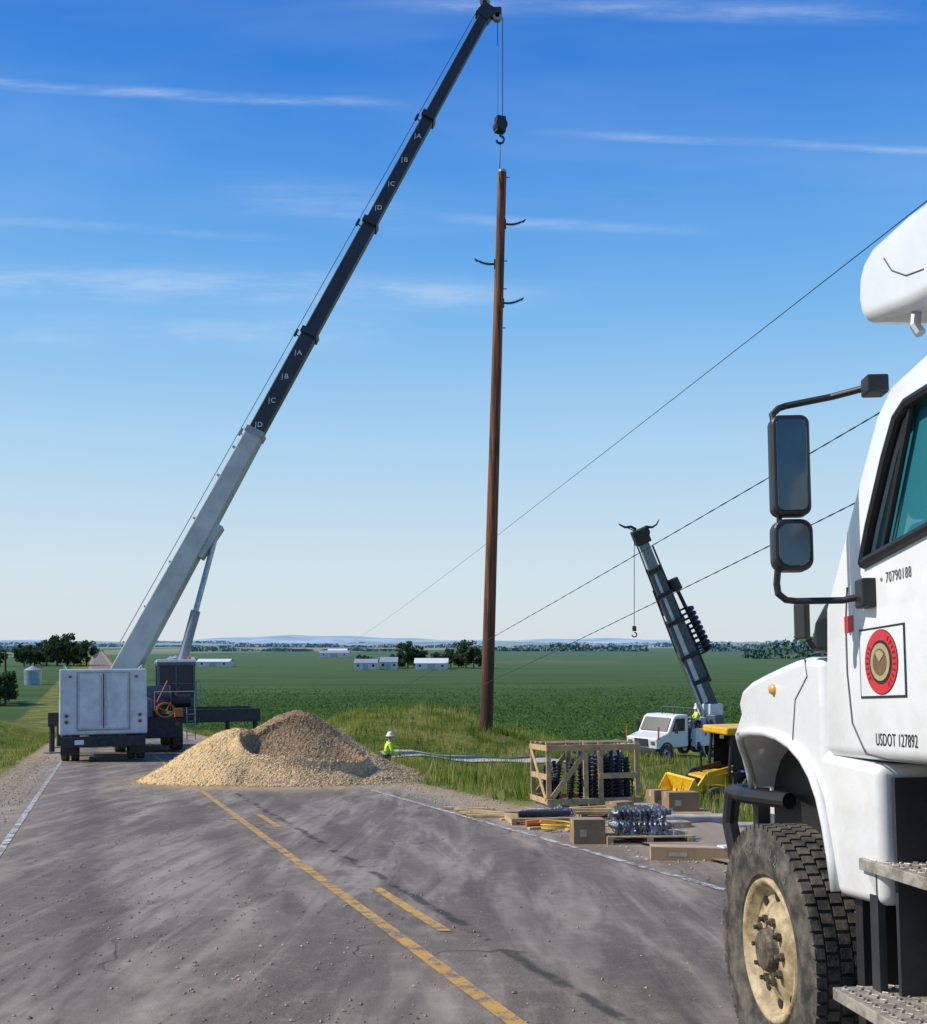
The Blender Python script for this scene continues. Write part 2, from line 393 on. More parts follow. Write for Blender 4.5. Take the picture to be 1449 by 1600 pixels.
def fr():
    Y=random.uniform(4,24) if random.random()<.6 else random.uniform(4,10)
    t=random.gauss(.9,1.0) if random.random()<.7 else random.uniform(-1.7,6)
    t=max(-1.7,min(7,t)); X=t-RS*Y; return X,Y,gz(X,Y)
stones('road_pebbles',2600,fr,.004,.018,STONE)
def fl():
    Y=random.uniform(9,40); t=random.uniform(-2.8,-1.4) if random.random()<.6 else random.uniform(6.5,8); X=t-RS*Y; return X,Y,gz(X,Y)
stones('shoulder_gravel',5000,fl,.01,.03,mat('shoulder_stone',(.38,.31,.23),.9,var=.4,scale=3))

# ------------------------------------------------------------------ chippings pile
def pile():
    cones=[(-4.4,27.0,1.98,3.1),(-5.85,26.3,1.50,2.35),(-3.1,26.6,.95,2.2),(-6.5,26.2,.95,1.75),(-2.45,26.9,.5,1.35)]
    nx,ny=190,130; xs=np.linspace(-8.8,-.9,nx); ys=np.linspace(23.2,30.8,ny)
    X,Y=np.meshgrid(xs,ys); H=np.full(X.shape,-.3)
    for cx,cy,h,r in cones:
        d=np.sqrt((X-cx)**2+(Y-cy)**2)*(1+.04*np.sin(3*np.arctan2(Y-cy,X-cx)+cx))
        c=h*(1-d/r); c=np.where(c>h*.82,h*.82+(c-h*.82)*.40,c); H=np.maximum(H,c)
    bx,by=-4.0,25.55
    q=((X-bx)/1.55)**2+((Y-by)/.95)**2
    bowl=.42*np.clip(1-q,0,1)**.5
    H=np.where(H>.12,np.maximum(H-bowl,.10),H)
    lip=.22*np.exp(-((q-1.05)**2)/.03)*(Y<by+.1); H=H+lip*(H>.08)
    H+=.035*np.sin(X*3.1+np.sin(Y*2.3))*np.sin(Y*2.9+X)*(H>.1)+rng.normal(0,.008,X.shape)
    Z=g(X,Y)+np.where(H>0.0,H,-.08)
    v=np.stack([X.ravel(),Y.ravel(),Z.ravel()],1); f=[(j*nx+i,j*nx+i+1,(j+1)*nx+i+1,(j+1)*nx+i) for j in range(ny-1) for i in range(nx-1) if max(H[j,i],H[j+1,i+1],H[j,i+1],H[j+1,i])>0]
    V=v.tolist(); F=f
    for q_ in range(30000):
        i=random.randrange(nx-1); j=random.randrange(ny-1)
        if H[j,i]<=-.02 : 
            if H[j,i]<-.24 or random.random()<.5: continue
        x=X[j,i]+random.uniform(-.03,.03); y=Y[j,i]+random.uniform(-.04,.04); z=max(Z[j,i],gz(x,y))+random.uniform(0,.010)
        o=len(V); a=[Vector((random.gauss(0,1),random.gauss(0,1),random.gauss(0,.6))).normalized()*random.uniform(.008,.023) for _ in range(4)]
        for k in a: V.append((x+k.x,y+k.y,z+k.z+.006))
        F+=[(o,o+1,o+2),(o,o+2,o+3),(o+1,o+3,o+2),(o,o+3,o+1)]
    m,nt,b=newmat('tan_stone_chippings')
    p=nd(nt,'ShaderNodeNewGeometry').outputs['Position']; s=nd(nt,'ShaderNodeSeparateXYZ',{0:p})
    vo=nd(nt,'ShaderNodeTexVoronoi',{'Vector':p,'Scale':28.0}); vr=nd(nt,'ShaderNodeSeparateXYZ',{0:vo.outputs['Color']}).outputs[0]
    nn=noi(nt,p,1.2,4,.7); wet=noi(nt,p,1.7,4)
    c=mixc(nt,vr,C(.34,.22,.11),C(.72,.53,.29)); 
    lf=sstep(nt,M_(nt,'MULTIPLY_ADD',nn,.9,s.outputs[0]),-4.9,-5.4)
    c=mixc(nt,M_(nt,'MULTIPLY',lf,.65),c,C(.85,.60,.27))  # left lobe lightened in the stone colour, as the sunlit side
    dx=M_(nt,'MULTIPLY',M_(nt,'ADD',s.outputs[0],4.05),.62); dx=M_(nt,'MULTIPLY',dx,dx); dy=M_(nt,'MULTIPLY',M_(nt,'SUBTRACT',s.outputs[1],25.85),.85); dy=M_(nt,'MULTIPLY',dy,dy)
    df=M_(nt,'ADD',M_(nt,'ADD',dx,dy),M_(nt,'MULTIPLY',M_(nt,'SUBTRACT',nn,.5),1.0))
    c=mixc(nt,M_(nt,'MULTIPLY',sstep(nt,df,1.15,.8),.66),c,mixc(nt,vr,C(.13,.075,.035),C(.32,.20,.11)))  # shade of the scooped hollow painted into the stone colour
    c=mixc(nt,M_(nt,'MULTIPLY',sstep(nt,wet,.50,.7),.25),c,C(.22,.14,.08))
    nt.links.new(c,b.inputs['Base Color']); b.inputs['Roughness'].default_value=.95
    bn=nd(nt,'ShaderNodeBump',{'Strength':.8,'Distance':.025,'Height':vo.outputs['Distance']}); nt.links.new(bn.outputs[0],b.inputs['Normal'])
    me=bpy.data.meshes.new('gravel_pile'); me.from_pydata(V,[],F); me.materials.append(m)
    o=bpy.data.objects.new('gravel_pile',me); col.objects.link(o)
    o['label']='tan heap of loose stone chippings dumped across the road'; o['category']='gravel pile'
pile()

# ------------------------------------------------------------------ wheels
def wheel(parent,c,r,w,side=-1,rimm=STEEL,tread=True,n=36,name='wheel',rimr=.55,near=False,steer=0):
    e=bpy.data.objects.new(name,None); e.empty_display_size=.1; col.objects.link(e); e.parent=parent; e.location=c; e.rotation_euler=(0,0,steer)
    b=B(); h=w/2; s=side
    tr0=.978 if near else .965
    P=[(h*.55,r*rimr),(h*.80,r*.60),(h*.84,r*.63),(h*.90,r*.66),(h*1.0,r*.76),(h*1.0,r*.86),(h*.93,r*.90),(h*.94,r*.955),(h*.84,r*tr0),(-h*.84,r*tr0),(-h*.94,r*.955),(-h*.93,r*.90),(-h,r*.86),(-h,r*.76),(-h*.90,r*.66),(-h*.84,r*.63),(-h*.8,r*.6),(-h*.55,r*rimr)]
    b.lathe(P,(0,0,0),n=n*2 if near else n)
    if tread:
        N=64 if near else 44; hw=r*.036 if near else r*.05
        for k in range(N):
            a=2*math.pi*k/N
            for x0,x1,off in ((-h*.93,-h*.55,0),(-h*.47,-h*.05,.05),(h*.05,h*.47,0),(h*.55,h*.93,.05)) if near else ((-h*.9,-h*.38,0),(h*.38,h*.9,.07),(-h*.30,h*.30,.03)):
                R=Matrix.Rotation(a+off,4,'X')
                b.box(x0,x1,-hw,hw,r*.955,r*1.0,T=R)
    b.build('tyre',RUBBER,e,smooth=False)
    q=B(); rr=r*rimr
    q.lathe([(s*h*.6,rr*1.03),(s*h*.80,rr*1.01),(s*h*.80,rr*.97),(s*h*.70,rr*.92),(s*h*.30,rr*.86),(s*h*.25,rr*.72),(s*h*.50,rr*.60),(s*h*.62,rr*.52),(s*h*.66,rr*.30)],(0,0,0),n=n)
    q.lathe([(-s*h*.6,rr*1.03),(-s*h*.5,rr*.6),(-s*h*.5,.01)],(0,0,0),n=n)
    q.build('rim',rimm,e,smooth=True)
    u=B()
    u.lathe([(s*h*.64,rr*.33),(s*h*.90,rr*.30),(s*h*1.02,rr*.27),(s*h*1.08,rr*.2),(s*h*1.1,.005)],(0,0,0),n=20)
    u.build('hub',HUBM if near else DARK,e)
    if near:
        u=B()
        for k in range(10):
            a=2*math.pi*k/10; y,z=math.cos(a)*rr*.44,math.sin(a)*rr*.44
            u.tube([(s*h*.6,y,z),(s*h*.80,y,z),(s*h*.80,y,z),(s*h*.98,y,z)],[rr*.065,rr*.065,rr*.035,rr*.035],6)
        u.build('lug_nut',HUBM,e)
        u=B()
        for k in range(10):
            a=2*math.pi*(k+.5)/10; y,z=math.cos(a)*rr*.76,math.sin(a)*rr*.76
            u.tube([(s*h*.20,y,z),(s*h*.335,y,z)],rr*.075,10)
        u.build('rim_hole',BLACKP,e)
    return e

YAW=math.atan(.36); PIT=-math.atan(.067*.941)
# ------------------------------------------------------------------ near utility truck
def near_truck():
    R=root('utility_truck',(1.458,4.78,gz(1.45,4.78)),'white bucket truck with black mirrors parked on the road','truck',yaw=math.atan(.1),pitch=-math.atan(.067))
    b=B()
    b.prism([(-.64,2.18),(-.97,2.67),(-1.11,2.87),(-1.22,2.95),(-1.48,2.99),(-2.35,3.0),(-2.35,1.56),(-1.0,1.56),(-.60,1.56)],0,2.3)
    cab=b.build('cab',DWHITE,R,bevel=.05,smooth=True,seg=4)
    cut=B(); win=[(y-.075-.02*(z-2.3)/.5,z) for y,z in [(-.925,2.315),(-.985,2.45),(-1.11,2.68),(-1.19,2.80),(-1.26,2.835),(-2.0,2.86),(-2.0,2.40),(-1.5,2.385)]]
    cut.prism(win,-.2,.07); cu=cut.build('cut',DWHITE)
    cu.matrix_world=Matrix.Translation(R.location)@R.rotation_euler.to_matrix().to_4x4()
    md=cab.modifiers.new('bool','BOOLEAN'); md.object=cu; md.operation='DIFFERENCE'; md.solver='EXACT'
    dg=bpy.context.evaluated_depsgraph_get(); dg.update()
    me=bpy.data.meshes.new_from_object(cab.evaluated_get(dg)); cab.modifiers.clear(); cab.data=me
    bpy.data.objects.remove(cu)
    door=bpy.data.objects.new('door',None); col.objects.link(door); door.parent=R; door.empty_display_size=.1
    s=B()
    seam=[(-.001,-.86,2.24),(-.001,-.84,2.1),(-.001,-.84,1.90),(-.001,-.87,1.70),(-.001,-.97,1.585),(-.001,-1.12,1.572),(-.001,-2.15,1.572)]
    s.tube(seam,.0045,6)
    s.build('door_seam',SEAMM,door)
    gl=B(); gl.prism(win,.035,.045); gl.build('window',TEAL,door)
    fr_=B(); loop=[(-.004,y,z) for y,z in win]; fr_.tube(loop+[loop[0]],.022,8)
    fr_.build('window_frame',BLACK,door)
    ds=B(); ds.tube([(.01,-1.13,2.34),(.01,-1.37,2.84)],.014,8); ds.build('window_divider',BLACK,door)
    hd=B(); hd.beam((-.03,-1.85,2.05),(-.03,-2.05,2.05),.03,.04); hd.beam((-.012,-1.82,2.05),(-.012,-2.08,2.05),.015,.09); hd.build('handle',BLACK,door,bevel=.006)
    ws=B(); 
    ws.add([(.14,-.65,2.225),(2.16,-.65,2.225),(2.10,-1.10,2.885),(.2,-1.10,2.885)],[(0,1,2,3)]); o=ws.build('windshield',GLASS,R)
    # fender with arch
    TP=.40
    f=B()
    arch=[(.90,1.30),(.86,1.39),(.79,1.475),(.68,1.54),(.54,1.59),(.36,1.62),(.18,1.633),(.0,1.632),(-.15,1.615),(-.29,1.58),(-.41,1.525),(-.50,1.455),(-.565,1.37),(-.615,1.26),(-.655,1.13),(-.685,1.0)]
    top=[(-1.05,1.02),(-1.05,1.545),(-.612,1.57),(-.612,1.97),(-.44,1.985),(-.30,1.975),(-.15,1.955),(.02,1.93),(.2,1.90),(.37,1.865),(.52,1.82),(.66,1.77),(.77,1.71),(.87,1.64),(.95,1.56),(1.01,1.46),(1.04,1.36)]
    f.prism(arch+top,0.0,.5)
    fo=f.build('fender',DWHITE,R)
    me=fo.data; bm=bmesh.new(); bm.from_mesh(me)
    bmesh.ops.subdivide_edges(bm,edges=[e for e in bm.edges if abs(e.verts[0].co.x-e.verts[1].co.x)>.1],cuts=3)
    for v in bm.verts:
        y=v.co.y
        if y>.15: v.co.x+=TP*((y-.15)/.90)**2*(1-v.co.x/.6)
    bm.to_mesh(me); bm.free()
    md=fo.modifiers.new('b','BEVEL'); md.width=.075; md.segments=5; md.angle_limit=math.radians(50); md.limit_method='ANGLE'
    for p in me.polygons: p.use_smooth=True
    fo.modifiers.new('w','WEIGHTED_NORMAL')
    fl=B(); fl.tube([(-.003+(TP*((y-.15)/.90)**2 if y>.15 else 0),y,z+.016) for y,z in arch],.022,8); fl.build('fender_flare',DWHITE,R,smooth=True)
    sm=B(); sm.tube([(.002,-.44,1.985),(-.001,-.47,1.90),(-.001,-.34,1.80),(-.001,-.30,1.62)],.0035,6); sm.build('hood_seam',SEAMM,R)
    il=B(); il.prism([(y,z+.01) for y,z in arch]+[(-.70,.8),(.90,.8)],.40,.43); il.box(.06,.9,-.78,-.72,.45,1.5); il.build('wheel_well',BLACK,R)
    h=B(); h.prism([(-.60,2.17),(-.45,2.13),(-.2,2.08),(0,2.03),(.25,1.97),(.5,1.90),(.7,1.83),(.88,1.74),(1.0,1.63),(1.06,1.50),(1.08,1.0),(.9,.9),(-.60,1.6)],.42,1.88); h.build('hood',DWHITE,R,bevel=.08,smooth=True,seg=4)
    f2=B(); f2.prism(arch+top,1.80,2.3); f2.build('fender',DWHITE,R,bevel=.05,smooth=True)
    cv=B(); cv.prism([(-.45,2.0),(-.64,2.0),(-.665,2.17),(-.61,2.21),(-.50,2.13)],.02,.42); cv.build('cowl_vent',BLACK,R,bevel=.02)
    cw=B(); cw.tube([(-.02,-.59,2.01),(-.06,-.58,2.08),(-.05,-.56,2.20)],.012,8); cw.box(-.08,-.05,-.63,-.52,2.05,2.21); cw.build('wiper',BLACK,R,bevel=.01)
    ml=B(); ml.lathe([(-.02,.001),(-.018,.02),(0,.028)],(.0,-.10,1.85),n=14); ml.build('marker_light',mat('amber_lens',(.7,.35,.08),.3),R,smooth=True)
    rt=B(); rt.box(-.003,.001,-.90,-.83,2.06,2.125); rt.build('warning_sticker',REDP,R)
    # chunky wrap-round bumper frame
    bp=B()
    bp.tube([(.34,.55,1.27),(.24,.95,1.27),(.24,1.14,1.27),(.34,1.24,1.27),(2.0,1.24,1.27)],.045,12); bp.tube([(.34,.65,.91),(.26,.95,.91),(.26,1.14,.91),(.38,1.24,.91),(2.0,1.24,.91)],.05,12)
    bp.tube([(.225,1.08,1.27),(.22,1.12,1.1),(.235,1.06,.91)],.045,12); bp.box(.42,1.9,1.19,1.27,.95,1.24); bp.build('bumper',BLACK,R)
    hl=B(); hl.prism([(.95,1.42),(1.075,1.40),(1.05,1.60),(.95,1.62)],.44,.70); hl.build('headlight',GLASS,R,bevel=.02)
    gr=B()
    for i in range(7): gr.box(.75,1.55,1.06,1.10,1.1+i*.08,1.14+i*.08)
    gr.build('grille',STEEL,R)
    ch=B(); ch.box(.55,.75,-7,1.1,.85,1.1); ch.box(1.55,1.75,-7,1.1,.85,1.1); ch.tube([(.3,.10,.6),(2.0,.10,.6)],.07); ch.box(.8,1.5,-1.0,.8,.75,1.2); ch.box(.25,2.05,-2.3,-.80,1.2,1.555); ch.build('chassis',DARK,R)
    def step(x0,x1,z,name='step'):
        b=B(); b.box(x0,x1,-2.1,-.92,z-.045,z)
        for i in range(40):
            for j in range(4):
                y=-2.08+i*.0293; x=x0+.03+j*(x1-x0-.05)/4
                T=Matrix.Translation((x+(.01 if i%2 else 0),y,z))@Matrix.Rotation(.8 if (i+j)%2 else -.8,4,'Z')
                b.box(-.014,.014,-.004,.004,0,.006,T=T)
        b.build(name,ALU,R,bevel=.004)
    step(-.02,.24,1.185); step(-.14,.16,.70)
    tk=B(); tk.box(.20,.55,-2.1,-1.16,.66,1.12); tk.build('fuel_tank',ALU,R,bevel=.05,seg=3,smooth=True)
    for a in ((.0,.03,-1.02,-.96,.66,1.15),(.05,.24,-1.08,-1.06,.7,1.5),(.0,.04,-1.5,-1.46,.66,1.18)):
        st=B(); st.box(*a); st.build('step_bracket',DARK,R)
    st=B(); st.box(.24,.3,-2.1,-1.07,1.14,1.56); st.build('cab_sill',DARK,R)
    bt=B(); bt.box(.18,.2,-1.40,-1.35,.66,1.12);bt.box(.18,.2,-1.95,-1.9,.66,1.12); bt.build('tank_strap',STEEL,R)
    w=wheel(R,(.115,.11,.60),.60,.235,-1,CREAM,True,48,rimr=.555,near=True,steer=-.02)
    wheel(R,(2.18,.11,.60),.60,.235,1,CREAM,True,36,steer=-.02)
    TL=mat('raised_tyre_letter',(.16,.145,.12),.8)
    for i,chh in enumerate('65 R 22.5'):
        if chh==' ': continue
        a=math.radians(112-i*7.5); rr=.60*.81
        # measured in the wheel plane from the rearward direction
        yb=-math.cos(a)*rr; zb=math.sin(a)*rr
        tx=Vector((0,-math.sin(a),-math.cos(a))); up=Vector((0,-math.cos(a),math.sin(a))); nn=Vector((-1,0,0))
        mt=Matrix((( tx.x,up.x,nn.x,-.119),(tx.y,up.y,nn.y,yb),(tx.z,up.z,nn.z,zb),(0,0,0,1)))
        text(chh,.075,mt,TL,'tyre_lettering',w,.001)
    # mirrors
    mr=bpy.data.objects.new('mirror',None); col.objects.link(mr); mr.parent=R; mr.empty_display_size=.1; mr.location=(-.255,-.95,.05); mr.rotation_euler=(0,0,math.radians(-8))
    def rr_box(w,h,z,d,name,m,x=0,y=0,bev=.03):
        # rounded-rectangle shell: outline rounded in the mirror plane, then edge-bevelled
        b=B(); r_=min(w,h)*bev; pts=[]
        for cx,cz,a0 in ((w/2-r_,h/2-r_,0),(-w/2+r_,h/2-r_,90),(-w/2+r_,-h/2+r_,180),(w/2-r_,-h/2+r_,270)):
            for k in range(7):
                a=math.radians(a0+15*k); pts.append((x+cx+r_*math.cos(a),z+cz+r_*math.sin(a)))
        n=len(pts); vs=[(p[0],y,p[1]) for p in pts]+[(p[0],y+d,p[1]) for p in pts]
        b.add(vs,[tuple(range(n)),tuple(range(2*n-1,n-1,-1))]+[(i,(i+1)%n,(i+1)%n+n,i+n) for i in range(n)])
        return b.build(name,m,mr,bevel=min(.015,d*.3),seg=3)
    rr_box(.150,.40,2.66,.075,'mirror_housing',BLACK,bev=.24)
    rr_box(.118,.362,2.66,.01,'mirror_glass',MIRR,y=-.006,bev=.20)
    rr_box(.155,.205,2.345,.075,'mirror_housing',BLACK,bev=.30)
    rr_box(.122,.170,2.345,.016,'convex_mirror_glass',MIRR,y=-.010,bev=.34)
    ar=B()
    ar.tube([(-.05,.05,2.84),(-.055,.06,2.875),(-.03,.06,2.90),(.0,.06,2.91),(.16,.0,2.925),(.28,-.11,2.93)],.014,10)
    ar.tube([(-.05,.05,2.27),(-.055,.06,2.20),(-.05,.06,2.16),(-.02,.06,2.135),(.02,.06,2.13),(.18,.0,2.125),(.26,-.04,2.14)],.014,10)
    ar.tube([(-.03,.09,2.26),(-.03,.09,2.87)],.012,8)
    ar.box(.22,.30,-.10,-.01,2.09,2.20); ar.box(.23,.31,-.20,-.12,2.88,2.95)
    ar.build('mirror_arm',BLACK,mr,bevel=.008)
    def side(y,z,x=-.004): return Matrix(((0,0,-1,x),(-1,0,0,y),(0,1,0,z),(0,0,0,1)))
    text('70790188',.056,side(-1.250,2.237,-.002),GREYP,'fleet_number',door,ext=.0003,sx=.72,sp=1.12)
    text('USDOT 127892',.066,side(-1.195,1.640,-.002),BLACKP,'dot_number',door,ext=.0003,sx=.63,sp=1.08)
    dt=B(); dt.lathe([(-.003,.001),(-.003,.007),(0,.007)],(0,-1.13,2.237),n=12); dt.build('green_dot',GREEN,door)
    em=bpy.data.objects.new('emblem',None); col.objects.link(em); em.parent=door; em.location=(0,-1.115,1.93)
    def plate(w,h,x,m,n): b=B(); b.box(x,x+.0015,-w/2,w/2,-h/2,h/2); b.build(n,m,em)
    def disc(r,x,m,n,k=40): b=B(); b.lathe([(x,.0005),(x,r),(x+.0015,r)],(0,0,0),n=k); b.build(n,m,em)
    plate(.335,.266,-.0030,BLACKP,'sticker_border'); plate(.318,.249,-.0045,WHITE,'sticker_panel')
    disc(.122,-.006,BLACKP,'emblem_ring'); disc(.119,-.0075,REDP,'emblem_disc'); disc(.082,-.009,BLACKP,'emblem_ring'); disc(.070,-.0105,CREAMP,'emblem_disc'); disc(.050,-.012,mat('brown_print',(.16,.10,.05),.5),'emblem_disc')
    b=B(); b.add([(-.0140,0.0,.0)]+[(-.0140,.044*math.cos(a),.044*math.sin(a)) for a in np.linspace(.9,2.5,12)],[(0,i,i+1) for i in range(1,12)]); b.build('emblem_mark',CREAMP,em)
    b=B()
    for a in list(np.linspace(.6,2.54,10))+list(np.linspace(4.1,5.3,7)):
        T=Matrix.Rotation(a,4,'X'); b.box(-.0095,-.0078,-.003,.003,.092,.109,T=T)
    b.build('emblem_stroke',mat('dark_red_print',(.22,.01,.02),.5),em)
    bd=B(); bd.box(.0,2.3,-7.2,-2.75,1.15,2.25); bd.box(.25,2.05,-2.75,-2.45,.9,1.4); bd.build('service_body',DWHITE,R,bevel=.03)
    bs=B()
    for i in range(4): bs.box(-.012,0,-7.0+i*1.08,-6.05+i*1.08,1.3,2.15)
    bs.build('locker_door',DWHITE,R,bevel=.008)
    for x,sd in((.16,-1),(2.14,1)): wheel(R,(x,-4.9,.6),.595,.30,sd,CREAM,False,28)
    # aerial boom tip above the cab
    bm_=B(); pr=[(-.47,3.475),(-.425,3.52),(-.405,3.60),(-.42,3.70),(-.47,3.765),(-.56,3.80),(-.85,3.80),(-1.5,3.74),(-1.5,3.33),(-.85,3.39),(-.56,3.45)]
    bm_.prism(pr,.30,.76)
    bm_.build('boom_tip_cover',WHITE,R,bevel=.07,seg=5,smooth=True)
    bb=B(); bb.beam((.54,-1.45,3.54),(.54,-5.6,3.42),.32,.32); bb.build('aerial_boom',WHITE,R,bevel=.03)
    cl=B(); cl.tube([(.299,-.98,3.50),(.2985,-.85,3.53),(.2985,-.74,3.60),(.2985,-.68,3.68)],.003,6); cl.build('cover_seam',SEAMM,R)
    cl=B(); cl.tube([(.38,-.78,3.42),(.36,-.80,3.34),(.37,-.82,3.30)],.022,8); cl.build('boom_fitting',STEEL,R)
    pd=B(); pd.tube([(1.1,-5.6,2.2),(1.1,-5.6,3.5)],.3,16); pd.box(.4,1.4,-5.9,-5.3,3.2,3.65); pd.build('boom_pedestal',WHITE,R,bevel=.02)
near_truck()

# ------------------------------------------------------------------ service truck near the crane
def service_truck():
    X0,Y0=-12.62,35.9
    R=root('service_truck',(X0,Y0,gz(X0,Y0)),'white box-bodied service truck with rear double doors beside the crane','truck',yaw=YAW,pitch=PIT)
    b=B(); b.box(-1.45,1.45,0,5.0,.95,3.25); b.build('body',WHITED,R,bevel=.05,seg=3)
    for s in(-1,1):
        d=B(); d.box(-.80 if s<0 else .02,-.02 if s<0 else .80,-.03,0,1.18,3.10); e=d.build('rear_door',WHITED,R,bevel=.015)
        hh=B(); hh.tube([(s*.08,-.06,1.25),(s*.08,-.06,3.05)],.014,6); hh.box(s*.08-.04,s*.08+.04,-.07,-.03,1.95,2.15); hh.build('door_latch',STEEL,R)
        l=B()
        for z in(1.40,1.62): l.lathe([(-.04,.001),(-.035,.055),(0,.065)],(s*1.22,0,z),axis='y',n=14)
        l.build('tail_light',RED,R)
        t=B(); t.box(s*1.1-.05,s*1.1+.05,-.03,0,2.95,3.02); t.build('marker_light',RED,R)
        sf=B(); sf.box(s*1.43-.04,s*1.43+.04,.1,4.9,1.0,2.2); sf.build('side_locker',WHITED,R,bevel=.01)
    fr_=B(); fr_.tube([(-.87,-.03,1.12),(-.87,-.03,3.14),(.87,-.03,3.14),(.87,-.03,1.12),(-.87,-.03,1.12)],.018,6); fr_.build('door_frame',GREY,R)
    cs=B(); cs.box(-.012,.012,-.035,-.031,1.18,3.10); cs.build('door_gap',BLACKP,R)
    u=B(); u.box(-1.4,1.4,-.18,.12,.52,.9); u.box(-.5,.5,0,7,.55,.94); u.box(-.15,.15,-.3,-.18,.55,.75); u.build('bumper',DARK,R,bevel=.02)
    pl=B(); pl.box(-.95,-.65,-.195,-.185,.62,.78); pl.build('number_plate',WHITE,R)
    ms=B(); 
    for s in(-1,1): ms.box(s*1.15-.28,s*1.15+.28,.55,.58,.25,.9)
    ms.build('mud_flap',BLACK,R)
    for s in(-1,1):
        for dx in(0,.33): wheel(R,(s*(1.28-dx),1.2,.52),.52,.28,s,STEEL,False,24)
        wheel(R,(s*1.15,6.0,.52),.52,.28,s,STEEL,False,24)
    c=B(); c.prism([(5.1,.8),(5.1,2.7),(6.0,2.75),(6.5,2.0),(7.4,1.7),(7.5,.8)],-1.15,1.15); c.build('cab',WHITE,R,bevel=.06)
    rk=B(); rk.tube([(-1.3,.2,3.25),(-1.3,.2,3.4),(-1.3,4.8,3.4),(-1.3,4.8,3.25)],.025,6); rk.tube([(1.3,.2,3.25),(1.3,.2,3.4),(1.3,4.8,3.4),(1.3,4.8,3.25)],.025,6); rk.build('roof_rail',STEEL,R)
service_truck()

